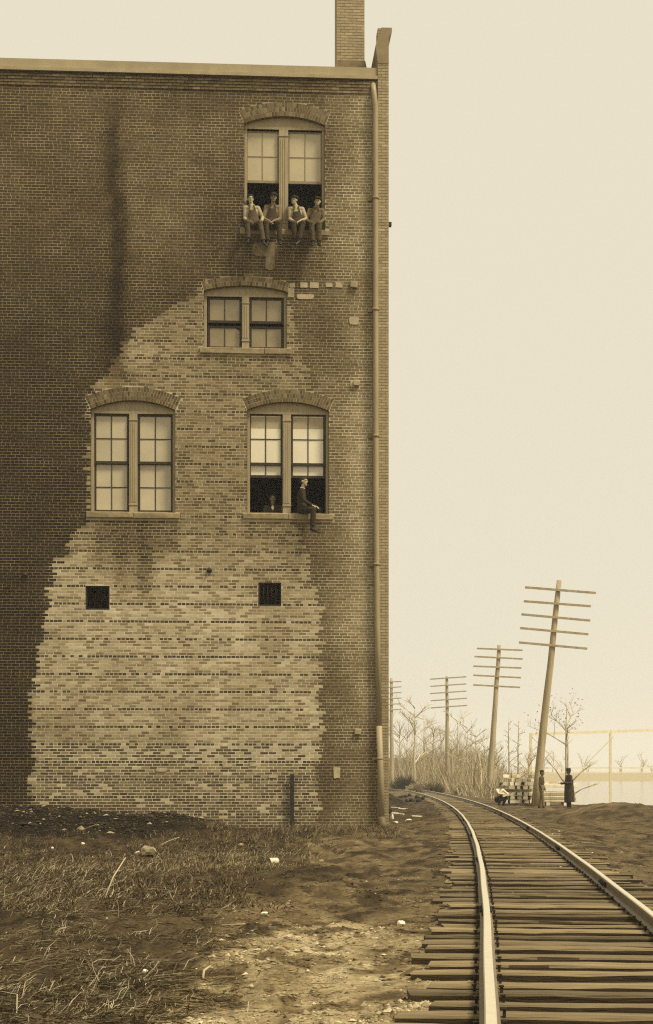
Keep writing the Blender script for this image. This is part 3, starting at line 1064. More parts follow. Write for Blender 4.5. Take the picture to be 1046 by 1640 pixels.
def patch(px0, py0, px1, py1, name="cement_patch", m=M_patch, n=16, yy=-.019):
    u0, u1, z0, z1 = wu(px0), wu(px1), wz(px0, py1), wz(px0, py0)
    cu, czz = (u0 + u1) / 2, (z0 + z1) / 2
    pl = []
    for k in range(n):
        t = 2 * math.pi * k / n
        q = .86 + .2 * rnd.random()
        c, s = math.cos(t), math.sin(t)
        c = math.copysign(abs(c) ** .3, c); s = math.copysign(abs(s) ** .3, s)
        pl.append((cu + (u1 - u0) / 2 * c * q, czz + (z1 - z0) / 2 * s * q))
    mm = MB(); mm.prism(pl, yy, -.004)
    return mm.build(name, m, bld)


patch(404, 388, 442, 411, m=mat("plaster_patch", .20, .95, .35, 5, bump=.3))
patch(425, 395, 441, 434, m=mat("plaster_run", .17, .95, .35, 5, bump=.3), yy=-.017)
for a, b, y0, y1 in ((464, 473, 453, 461), (480, 493, 452, 461), (496, 511, 452, 462), (521, 533, 453, 460), (537, 549, 452, 461), (475, 503, 471, 479), (461, 472, 461, 477), (559, 575, 508, 520), (561, 571, 609, 620), (534, 545, 1228, 1247), (356, 372, 1222, 1229), (399, 412, 1221, 1228), (250, 268, 1230, 1236), (430, 444, 1240, 1246)):
    patch(a, y0, b, y1, m=M_patch)
mb = MB(); mb.box(.001, .11, .2, .34, wz(622, 357), wz(622, 351)); mb.build("bracket", M_iron, bld)
mb = MB(); mb.tube([(.06, 2.0, -.2), (.06, 2.0, 5.0)], .05, 8); mb.build("side_pipe", M_pipe2, bld)

# iron post that stands before the foot of the wall
ipx = wu(467.5)
ip = WM @ Vector((ipx, -.14, 0))
t = thing("iron_post", "dark upright iron post standing against the foot of the wall", "post", (ip.x, ip.y, hz(ip.x, ip.y) - .1), TH)
h_ip = wz(467, 1240) - (hz(ip.x, ip.y) - .1)
mb = MB(); mb.box(-.055, .055, -.02, .0, 0, h_ip); mb.box(-.055, -.035, .0, .07, 0, h_ip - .004); mb.box(.035, .055, .0, .07, 0, h_ip - .004)
mb.build("channel_bar", M_iron, t)
mb = MB()
for z in (.3, .8, 1.25): mb.tube([(0, -.035, z), (0, -.019, z)], .02, 8)
mb.build("bolt", M_iron, t)

# a bench inside the lower window
bp_ = WM @ Vector((wu(512), 1.0, WIN[3]['zs'] - .75))
t = thing("work_table", "plain work table inside the lower open window behind the seated young man", "table", bp_, TH)
mb = MB(); mb.box(-.62, .40, -.35, .35, .84, .90); mb.build("table_top", mat("table_top_wood", .12, .8, .2, 4), t)
for sx in (-.56, .34):
    for sy in (-.28, .28):
        mb = MB(); mb.box(sx - .03, sx + .03, sy - .03, sy + .03, 0, .839); mb.build("leg", M_wood, t)

# ------------------------------------------------------------------ railway track
trk = thing("railway_track", "curving single railway track with bright rails on close-set weathered ties", "railway track", (float(track_x(10.)), 10., 0))
off = Vector((-trk.location.x, -trk.location.y, 0))
Z_TIE = .112
s_vals = np.arange(4.0, TS[-1] - 2, .505)
_y0 = np.interp(s_vals, TS, TRK[:, 1])
vis = (_y0 > 3.0) & (_y0 < 128)
tie_s = s_vals[vis]
tie_meshes = []
for k in range(9):
    m = MB()
    L_, W_ = 1.22, .088 + .02 * rnd.random()
    n = 9
    vs, fs = [], []
    prof = [(-1, -.15), (-1, -.015), (-.86, 0), (.86, .0), (1, -.015), (1, -.15)]
    for i in range(n):
        x = -L_ + 2 * L_ * i / (n - 1)
        wob = rnd.uniform(-.003, .003)
        for (a, b) in prof:
            vs.append((x + (rnd.uniform(-.02, .02) if i in (0, n - 1) else 0), a * (W_ + rnd.uniform(-.004, .004)) + wob, b + (rnd.uniform(-.008, .004) if b > -.05 else -.06)))
    q = len(prof)
    for i in range(n - 1):
        for j in range(q - 1):
            fs.append((i * q + j, (i + 1) * q + j, (i + 1) * q + j + 1, i * q + j + 1))
    fs += [tuple(range(q)), tuple(range((n - 1) * q, n * q))[::-1]]
    m.add(vs, fs)
    me_t = m.mesh("tie", M_tie)
    me_t.materials.append(M_tie_side)
    for p in me_t.polygons:
        if abs(p.normal.z) < .5 and abs(p.normal.x) < .5: p.material_index = 1
    tie_meshes.append(me_t)
ntie = 0
for s in tie_s:
    x, y, dx, dy = track_at(s + rnd.uniform(-.07, .07))
    o = bpy.data.objects.new("tie", rnd.choice(tie_meshes))
    link(o, trk)
    lat = rnd.gauss(0, .055)
    o.location = (x + dy * lat + off.x, y - dx * lat + off.y, Z_TIE + rnd.uniform(-.02, .006))
    o.rotation_euler = (rnd.uniform(-.05, .05), rnd.uniform(-.008, .008), -math.atan2(dx, dy) + rnd.gauss(0, .009) + (math.pi if rnd.random() < .5 else 0))
    o.scale = (rnd.uniform(.97, 1.05) + (.08 if rnd.random() < .1 else 0), rnd.uniform(.85, 1.15), 1)
    ntie += 1
RAILP = [(-.062, 0), (-.062, .012), (-.012, .03), (-.010, .088), (-.034, .097), (-.034, .128), (-.026, .137), (.026, .137), (.034, .128), (.034, .097), (.010, .088), (.012, .03), (.062, .012), (.062, 0)]
for side in (-1, 1):
    ss = np.concatenate([np.arange(2, 140, .8), np.arange(140, TS[-1] - 1, 2.0)])
    vs = []; fs = []; q = len(RAILP)
    for s in ss:
        x, y, dx, dy = track_at(s)
        kink = .004 * math.sin(s * .9) * (1 if side < 0 else .6)
        lx = side * .7525 + kink
        for a, b in RAILP:
            k = .96
            vs.append((x + dy * (lx + a * k) + off.x, y - dx * (lx + a * k) + off.y, Z_TIE + b * k))
    for i in range(len(ss) - 1):
        for j in range(q):
            j2 = (j + 1) % q
            fs.append((i * q + j, i * q + j2, (i + 1) * q + j2, (i + 1) * q + j))
    m = MB(); m.add(vs, fs)
    r = m.build("rail", M_rail_side, trk)
    r.data.materials.append(M_rail_top)
    mi = np.zeros(len(r.data.polygons), np.int32)
    mi[np.arange(len(mi)) % q == 6] = 1; mi[np.arange(len(mi)) % q == 5] = 1; mi[np.arange(len(mi)) % q == 7] = 1
    r.data.polygons.foreach_set("material_index", mi)
    # splice bars at the joints
    for sj in ((30.6, 40.0, 50., 62., 80.) if side < 0 else (34.6, 44., 55., 70.)):
        x, y, dx, dy = track_at(sj)
        for sd in (-1, 1):
            m = MB()
            c = Vector((x + dy * (side * .7525 + sd * .028) + off.x, y - dx * (side * .7525 + sd * .028) + off.y, Z_TIE + .062))
            d = Vector((dx, dy, 0))
            m.bar(c - d * .33, c + d * .33, .024, .075, bev=.006)
            for e in (-.24, -.09, .09, .24):
                p = c + d * e; nrm = Vector((dy, -dx, 0)) * sd
                m.tube([p + nrm * .008, p + nrm * .035], .016, 6)
            m.build("splice_bar", M_iron, r)
    # spikes along both flanges
    m = MB()
    for s in tie_s[tie_s < 75]:
        x, y, dx, dy = track_at(s)
        for sd in (-1, 1):
            if rnd.random() < .1: continue
            lx = side * .7525 + sd * .085
            p = Vector((x + dy * lx + off.x + rnd.uniform(-.01, .01), y - dx * lx + off.y + rnd.uniform(-.05, .05), Z_TIE))
            m.box(p.x - .009, p.x + .009, p.y - .009, p.y + .009, p.z - .03, p.z + .022)
            m.box(p.x - .018, p.x + .014, p.y - .013, p.y + .013, p.z + .022, p.z + .034)
    o = m.build("spike", M_iron, r); o["kind"] = "stuff"

# ------------------------------------------------------------------ telegraph poles
def utility_pole(base_px, base_py, top_px, top_py, arms, Y, label, r0=.19, tilt=0.0):
    """arms: list of (px left, px right, py at pole)"""
    xb = (base_px - CX) / F * Y
    zb = hz(xb, Y)
    root = thing("utility_pole", label, "utility pole", (xb, Y, zb), 0, "leaning telegraph poles along the track")
    xt = (top_px - CX) / F * Y; zt = EYE + (HY - top_py) / F * Y
    d = Vector((xt - xb, .15, zt - zb))
    m = MB()
    n = 9
    pts = [d * (k / (n - 1)) + Vector((rnd.uniform(-.02, .02), rnd.uniform(-.02, .02), 0)) * (1 if 0 < k < n - 1 else 0) for k in range(n)]
    pts[0] -= d.normalized() * .5
    m.tube(pts, [lerp(r0, r0 * .55, k / (n - 1)) for k in range(n)], 12)
    m.build("pole", M_pole, root)
    for (pl, pr, py, slope) in arms:
        z = EYE + (HY - py) / F * Y - zb
        t_ = z / d.z
        c = d * t_
        xl = (pl - CX) / F * Y - xb; xr = (pr - CX) / F * Y - xb
        A = Vector((xl, c.y - .17, z - slope / F * Y * (c.x - xl) / max(xr - xl, .1) * -1))
        Bp = Vector((xr, c.y - .17, z - slope / F * Y * (xr - c.x) / max(xr - xl, .1)))
        m = MB(); m.bar(A, Bp, .09, .105)
        arm = m.build("crossarm", M_pole, root)
    return root


utility_pole(857.5, 1291, 896.5, 929, [(841, 954, 945, 9), (839, 946, 967, 8), (835, 945, 989, 10), (833, 942, 1011, 10), (831, 940, 1034, 10)], 78, "tallest pole, leaning hard beside the timber stack, with five drooping crossarms", .225)
utility_pole(782.5, 1284, 800, 1033, [(764, 837, 1040, 3), (760, 837, 1053.5, 4), (758, 835, 1068.5, 3), (758, 834, 1083.5, 4), (758, 833, 1099, 4)], 106, "second tallest pole, rising beyond the bend between two other poles", .23)
utility_pole(717, 1273, 716, 1083, [(688.5, 747, 1086, -4), (689, 747, 1097.5, -4), (689, 747, 1109, -4), (690, 748, 1120.5, -4), (690, 748, 1132, -4)], 140, "upright pole standing before the brushy hill with five crossarms", .22)
utility_pole(627.5, 1262, 627, 1086, [(611, 643, 1092, -1), (611, 643, 1101, -2), (611, 643, 1110, -2), (611, 643, 1119, -2), (611, 643, 1128, -2), (611, 643, 1137, -2)], 168, "farthest pole, half hidden by the corner of the warehouse", .26)

# ------------------------------------------------------------------ trees and brush
def grow(m, p, d, L, r, depth, spread=.6, nseg=3, kids=3, rr=None, droop=0.0):
    rr = rr or rnd
    pts = [p]; rad = [r]
    for k in range(nseg):
        d = (d + Vector((rr.uniform(-.16, .16), rr.uniform(-.16, .16), rr.uniform(-.06, .12) - droop))).normalized()
        p = p + d * (L / nseg); pts.append(p); rad.append(r * (1 - .62 * (k + 1) / nseg))
    m.tube(pts, rad, 4 if depth > 0 else 3, smooth=False, caps=False)
    tips = [p]
    if depth <= 0: return tips
    for k in range(kids):
        t_ = rr.uniform(.35, 1.0)
        i = min(int(t_ * nseg), nseg - 1)
        q = pts[i].lerp(pts[i + 1], t_ * nseg - i)
        a = rr.uniform(0, 2 * math.pi)
        s = Vector((math.cos(a), math.sin(a), rr.uniform(-.1, .5)))
        nd = (d * (1 - spread) + s * spread).normalized()
        tips += grow(m, q, nd, L * rr.uniform(.45, .7), max(r * .45, .008), depth - 1, spread, nseg, kids, rr, droop)
    return tips


def bare_tree(px, py, top_py, Y, label, cat="tree", r=.12, trunk_m=None, twig_m=None, style="spread", limbs=9, seed=0, lean=0.0, group=None, name="bare_tree", leaves=0):
    rr = random.Random(seed)
    x = (px - CX) / F * Y
    zb = hz(x, Y)
    ht = EYE + (HY - top_py) / F * Y - zb
    root = thing(name, label, cat, (x, Y, zb), 0, group)
    m = MB()
    pts = [Vector((lean * ht * k / 8 + rr.uniform(-.05, .05) * (k > 0) * ht * .06, rr.uniform(-.1, .1), ht * k / 8)) for k in range(9)]
    pts[0].z = -.3
    m.tube(pts, [lerp(r, r * .12, k / 8) for k in range(9)], 7)
    m.build("trunk", trunk_m or M_bark, root)
    m = MB()
    tips = []
    for k in range(limbs):
        t_ = rr.uniform(.3, .97) if style == "spread" else lerp(.25, .96, (k + rr.random() * .6) / limbs)
        q = pts[min(int(t_ * 8), 7)].lerp(pts[min(int(t_ * 8), 7) + 1], t_ * 8 - int(t_ * 8))
        a = rr.uniform(0, 2 * math.pi)
        if style == "spread":
            d = Vector((math.cos(a), math.sin(a), rr.uniform(.3, 1.1))).normalized()
            tips += grow(m, q, d, ht * rr.uniform(.22, .4) * (1.25 - t_ * .7), r * .45, 2, .5, 3, 4, rr)
        else:
            d = Vector((math.cos(a), math.sin(a), rr.uniform(.15, .6))).normalized()
            tips += grow(m, q, d, ht * rr.uniform(.07, .16) * (1.4 - t_), r * .3, 1, .5, 3, 3, rr)
    m.build("bare_branches", twig_m or M_twig, root)
    if leaves:
        m = MB()
        for k in range(leaves):
            p = rr.choice(tips) + Vector((rr.gauss(0, .22), rr.gauss(0, .22), rr.gauss(0, .22)))
            a = Vector((rr.uniform(-1, 1), rr.uniform(-1, 1), rr.uniform(-1, 1))).normalized() * .09
            b = Vector((rr.uniform(-1, 1), rr.uniform(-1, 1), rr.uniform(-1, 1))).normalized() * .06
            m.add([p, p + a + b * .6, p + a * 1.8, p + a - b * .6], [(0, 1, 2, 3)])
        m.build("leaves", M_leaf, root)
    return root


bare_tree(664, 1262, 1128, 152, "pale-limbed bare tree near the corner of the warehouse, one long white bough", r=.17, trunk_m=M_bark_pale, twig_m=M_bark_pale, limbs=10, seed=3)
bare_tree(733, 1268, 1150, 140, "white-barked slender tree just behind the upright pole", r=.13, trunk_m=M_bark_pale, twig_m=M_bark_pale, limbs=9, seed=5)
bare_tree(726, 1270, 1205, 132, "short dark crooked trunk close beside the upright pole", r=.12, trunk_m=M_pole, limbs=5, seed=6, lean=-.04)
bare_tree(815, 1262, 1148, 98, "thin spiky bare sapling behind the pale end of the timber stack", r=.08, style="spike", limbs=16, seed=8)
bare_tree(830, 1262, 1150, 96, "taller spiky bare sapling behind the middle of the timber stack", r=.09, style="spike", limbs=17, seed=9)
tr = bare_tree(907, 1262, 1118, 92, "forked bare tree with a few hanging leaves behind the man in the hat", r=.10, limbs=4, seed=14, leaves=150)
m = MB()
for a, b, c in (((0, 0, 1.1), (-.6, 0, 2.0), (-1.35, .1, 2.9)), ((0, 0, 1.0), (.9, .1, 1.9), (1.95, .2, 2.6)), ((.05, 0, 1.5), (.12, .1, 3.0), (.1, 0, 4.6)), ((0, 0, .3), (.9, -.1, .9), (1.9, -.2, 1.2))):
    m.tube([a, b, c], [.055, .04, .015], 6)
    grow(m, Vector(b), (Vector(c) - Vector(b)).normalized(), .9, .03, 1, .5, 3, 3, random.Random(4))
m.build("limb", M_bark, tr)
sd = 40
for px, py, top, Y, lab in ((640, 1255, 1150, 175, "bushy bare tree hard against the warehouse corner, behind the farthest pole"), (652, 1250, 1168, 185, "low bare tree right of the farthest pole"), (679, 1256, 1146, 170, "dark bare tree halfway between the farthest pole and the upright pole"), (694, 1258, 1160, 160, "wide bare tree left of the upright pole"),
                            (706, 1258, 1172, 172, "thin bare tree close left of the upright pole"), (748, 1262, 1162, 150, "many-branched bare tree right of the white-barked tree"), (762, 1262, 1172, 142, "bare tree midway between the upright pole and the second tallest pole"),
                            (776, 1262, 1190, 135, "low bare tree against the second tallest pole"), (795, 1262, 1196, 125, "low twiggy tree just beyond the second tallest pole"), (847, 1256, 1205, 130, "low twiggy tree behind the foot of the tallest pole")):
    sd += 1
    bare_tree(px, py, top, Y, lab, r=.10, limbs=11, seed=sd, group="bare trees on the hill beyond the track")
# trees of the far bank, faded by haze and by paled twig colour, read as a mass
m = MB()
for k in range(70):
    x = rnd.uniform(60, 420); y = rnd.uniform(602, 640)
    hh = rnd.uniform(3, 7)
    grow(m, Vector((x, y, 1.2)), Vector((0, 0, 1)), hh, .3, 2, .5, 3, 4, rnd)
tag(m.build("far_woods", M_twig), "hazy line of bare woods on the far river bank", "woods", kind="stuff")

# thicket of twigs over the hill
NT = 15000
tx_, ty_ = [], []
while len(tx_) < NT:
    y = rng.uniform(100, 215, 4000)
    px = rng.uniform(618, 850, 4000)
    x = (px - CX) / F * y
    dr = x - track_x(y)
    ok = (dr > 2.6) | (y > 170)
    ok &= (px < 800) | (rng.random(4000) < .35)
    tx_ += list(x[ok]); ty_ += list(y[ok])
tx_ = np.array(tx_[:NT]); ty_ = np.array(ty_[:NT])
tz_ = H(tx_, ty_)
hgt = rng.gamma(3, .45, NT) * (1.35 - .8 * sm(640, 860, CX + F * tx_ / ty_))
w_ = rng.uniform(.010, .024, NT)
lx_ = rng.normal(0, .32, NT) * hgt; ly_ = rng.normal(0, .32, NT) * hgt
P0 = np.stack([tx_, ty_, tz_ - .05], -1)
P2 = P0 + np.stack([lx_, ly_, hgt], -1)
P1 = (P0 + P2) / 2 + rng.normal(0, .08, (NT, 3))
sx = np.stack([w_, 0 * w_, 0 * w_], -1)
Vt = np.stack([P0 - sx, P0 + sx, P1 + sx * .7, P1 - sx * .7, P2 + sx * .3, P2 - sx * .3], 1).reshape(-1, 3)
Ft = (np.array([(0, 1, 2, 3), (3, 2, 4, 5)])[None] + 6 * np.arange(NT)[:, None, None]).reshape(-1, 4)
tt = np.where(rng.random(NT) < .25, rng.uniform(.42, .6, NT), rng.uniform(.20, .40, NT))  # brush tones raised to paint in haze over the hill
tag(np_mesh("undergrowth", Vt, Ft, M_brush, cols=tone(np.repeat(tt, 6))), "tangle of dry brush covering the hill beyond the track", "brush", kind="stuff")


def bush(px, py, Y, rx, rz, label, tint=(.04, .10), n=900, seed=1):
    g = np.random.default_rng(seed)
    x = (px - CX) / F * Y
    zb = hz(x, Y)
    a = g.uniform(0, 2 * math.pi, n); e = np.arccos(g.uniform(.0, 1, n)); q = g.uniform(.35, 1, n) ** .5
    tip = np.stack([np.cos(a) * np.sin(e) * rx * q, np.sin(a) * np.sin(e) * rx * q, np.cos(e) * rz * q], -1)
    p0 = tip * g.uniform(.1, .75, n)[:, None] + g.normal(0, .06, (n, 3))
    s = g.normal(0, .02, (n, 3))
    Vv = np.stack([p0 - s * .5, p0 + s * .5, tip + s * .5, tip - s * .5], 1).reshape(-1, 3)
    Ff = (np.array([(0, 1, 2, 3)])[None] + 4 * np.arange(n)[:, None, None]).reshape(-1, 4)
    o = np_mesh("bush", Vv, Ff, M_brush, cols=tone(np.repeat(g.uniform(*tint, n), 4)))
    o.location = (x, Y, zb)
    return tag(o, label, "bush", "bushes at the foot of the hill")


bush(648, 1262, 150, 1.7, 1.7, "dense dark bush at the foot of the hill nearest the farthest pole", (.03, .08), 1300, 1)
bush(668, 1265, 140, 1.3, 1.0, "speckled pale bush beside the rails, right of the dense dark bush", (.15, .5), 700, 2)
bush(695, 1267, 136, 1.6, 1.0, "low brown bush just left of the upright pole", (.05, .2), 800, 3)
bush(751, 1275, 122, 1.5, .9, "low brown bush between the upright pole and the second tallest pole", (.07, .25), 800, 4)

# ------------------------------------------------------------------ railway bridge over the river, its haze fade put into pale timber
BY = 170.0
M_hazed_timber = mat("hazed_timber", .66, .9, .15, 3)
bx0 = (851 - CX) / F * BY
br = thing("trestle_bridge", "faint timber trestle bridge crossing the river behind the bare tree", "bridge", (bx0, BY, -1.5))


def bz(py): return EYE + (HY - py) / F * BY + 1.5


bw = lambda px: (px - CX) / F * BY - bx0
mb = MB(); mb.bar((bw(849), 0, bz(1176)), (bw(1240), 8, bz(1160)), .22, .30); mb.build("beam", M_hazed_timber, br)
mb = MB(); mb.bar((bw(835), 0, bz(1230)), (bw(1240), 8, bz(1229)), .4, .16); mb.build("deck", M_hazed_timber, br)
mb = MB(); mb.bar((bw(835), 0, bz(1237)), (bw(1240), 8, bz(1236)), .4, .12); mb.build("stringer", M_hazed_timber, br)
for px in (850, 985, 1110, 1230):
    mb = MB(); mb.bar((bw(px), 8 * (px - 850) / 390, bz(1250) - 2.5), (bw(px), 8 * (px - 850) / 390, bz(1174 - (px - 850) * .04)), .24, .26, up=(1, 0, 0)); mb.build("post", M_hazed_timber, br)
for a, b in ((852, 900), (983, 935)):
    mb = MB(); mb.bar((bw(a), .2, bz(1180)), (bw(b), .2, bz(1228)), .10, .10); mb.build("brace", M_hazed_timber, br)

# ------------------------------------------------------------------ stacks of timber by the leaning pole
sx0 = GP(836, 1290, 0)
SX, SY = (829 - CX) / F * 79.5, 79.5
SZ = hz(SX, SY)
ang = R(-3)
Ms = Matrix.Rotation(ang, 3, 'Z')
LAY = ["bottom", "second", "third", "fourth", "fifth", "sixth", "seventh", "topmost"]


def timber(loc, half, rz, label, group, m, dims_seed):
    rr = random.Random(dims_seed)
    mm = MB(); mm.obox((0, 0, 0), half, None, .012)
    for i, p in enumerate(mm.v):
        mm.v[i] = (p[0] + rr.uniform(-.008, .008), p[1] + rr.uniform(-.008, .008), p[2] + rr.uniform(-.005, .005))
    o = mm.build("timber", m)
    o.location = loc
    o.rotation_euler = (0, 0, rz)
    # pale sawn ends
    o.data.materials.append(M_timber_pale)
    for p in o.data.polygons:
        if abs(p.normal.x) > .9: p.material_index = 1
    return tag(o, label, "timber", group)


zz = SZ + .10
ORD = ["pole-side", "second from the pole", "middle", "second from the track", "track-side"]
for k in range(8):
    ends = k != 3
    n = 5 if ends else 3
    hh = .096 if ends else .06
    for i in range(n):
        q = (i + .5) / n - .5
        jit = rnd.uniform(-.09, .06)
        if ends:                        # ends towards the camera
            if k == 7 and i in (1, 3): continue
            if k == 6 and i == 0: continue
            c = Ms @ Vector((q * 1.68 + rnd.uniform(-.05, .05), jit, 0))
            rz = ang + math.pi / 2 + rnd.uniform(-.04, .04)
            lab = "%s timber with pale sawn end, %s layer of the crisscross stack" % (ORD[4 - i], LAY[k])
        else:
            c = Ms @ Vector((jit, q * 1.5 + .12, 0))
            rz = ang + rnd.uniform(-.03, .03)
            lab = "%s cross timber set back in the %s layer of the crisscross stack" % (("front", "middle", "rear")[i], LAY[k])
        timber((SX + c.x, SY + c.y, zz + hh), (.92 if ends else .80, .135 + rnd.uniform(-.045, .02), hh - .004 - rnd.random() * .012 * ends), rz, lab, "timbers in the crisscross stack", M_timber, 100 + k * 10 + i)
    zz += hh * 2 + .002
for i in range(2):                      # bearers under the stack
    c = Ms @ Vector((0, (i - .5) * 1.0, 0))
    timber((SX + c.x, SY + c.y, SZ + .05), (.9, .1, .06), ang, "%s bearer half sunk in the ground under the crisscross stack" % ("front", "rear")[i], "bearers under the timber stack", M_timber, 300 + i)

# the low pile of boards between the two standing men
PX_, PY_ = (890 - CX) / F * 80, 80.0
PZ = hz(PX_, PY_)
bl_layers = [(0, .10, "lowest"), (1, .10, "second"), (2, .10, "third"), (3, .10, "fourth"), (4, .10, "fifth")]
z = PZ + .16
for k in range(2):
    o = timber((PX_ - .45 + .9 * k, PY_ + .1, PZ + .07), (.55, .10, .085), R(90), "short skid under the %s end of the low board pile" % ("pole" if k == 0 else "river"), "skids under the board pile", M_timber, 400 + k)
for k, (i, h, nm) in enumerate(bl_layers):
    hh = .055
    for j in range(3):
        timber((PX_ + rnd.uniform(-.03, .03), PY_ - .3 + .32 * j, z + hh), (.98 + rnd.uniform(-.04, .02), .15, hh - .004), R(-2), "%s board of the %s course in the low pile between two standing men" % (("front", "middle", "rear")[j], nm), "boards in the low pile", M_timber, 500 + k * 5 + j)
    z += .112
z += .0
for k, dx_ in enumerate((-.7, .65)):
    timber((PX_ + dx_, PY_ + .05, z + .10), (.45, .08, .098), R(90), "upright spacer block on the %s end of the low board pile" % ("pole" if k == 0 else "river"), "spacer blocks on the board pile", M_timber, 600 + k)
timber((PX_ + .02, PY_ - .02, z + .29), (1.05, .5, .09), R(-2), "thick pale slab lying on top of the low board pile", "slabs on the board pile", M_timber_pale, 700)
timber((PX_ - .15, PY_ - .1, z + .44), (.22, .1, .055), R(12), "dark short offcut resting on the thick pale slab", "offcuts on the slab", M_pole, 701)
timber((PX_ - .72, PY_ - .1, z + .43), (.18, .1, .05), R(-8), "second dark offcut, nearer the pole, on the thick pale slab", "offcuts on the slab", M_pole, 702)

# ------------------------------------------------------------------ people
def remesh(o, v):
    md = o.modifiers.new("skin", 'REMESH'); md.mode = 'VOXEL'; md.voxel_size = v; md.use_smooth_shade = True
    s = o.modifiers.new("smooth", 'SMOOTH'); s.factor = .5; s.iterations = 2
    return o


def face_basis(yaw, pitch=0.0, roll=0.0):
    """columns: side, forward, up of a head that faces -Y turned by yaw about Z"""
    return Matrix.Rotation(yaw, 3, 'Z') @ Matrix.Rotation(-pitch, 3, 'X') @ Matrix.Rotation(roll, 3, 'Y')


def hand(m, wrist, direc, side, up, curl=.5):
    """palm with four unequal bent fingers and a thumb; direc along the hand, up the back of the hand"""
    d = Vector(direc).normalized(); s = Vector(side).normalized(); n = d.cross(s).normalized()
    if n.dot(Vector(up)) < 0: n = -n
    W = Vector(wrist)
    m.tube([W, W + d * .045, W + d * .09], [(.028, .02), (.042, .019), (.042, .016)], 10, side=s, round_caps=True)
    for k, (o_, L_) in enumerate(((-.032, .066), (-.011, .076), (.011, .072), (.031, .056))):
        b = W + d * .085 + s * o_
        d1 = (d - n * curl * .5).normalized(); d2 = (d - n * curl * 1.4).normalized()
        m.tube([b, b + d1 * L_ * .5, b + d1 * L_ * .5 + d2 * L_ * .5], [.0105, .0098, .0085], 7, round_caps=True)
    b = W + d * .03 - s * .035
    m.tube([b, b + (d * .6 - s * .8).normalized() * .035, b + (d * .6 - s * .8).normalized() * .035 + (d - n * .3).normalized() * .03], [.014, .0125, .010], 7, round_caps=True)


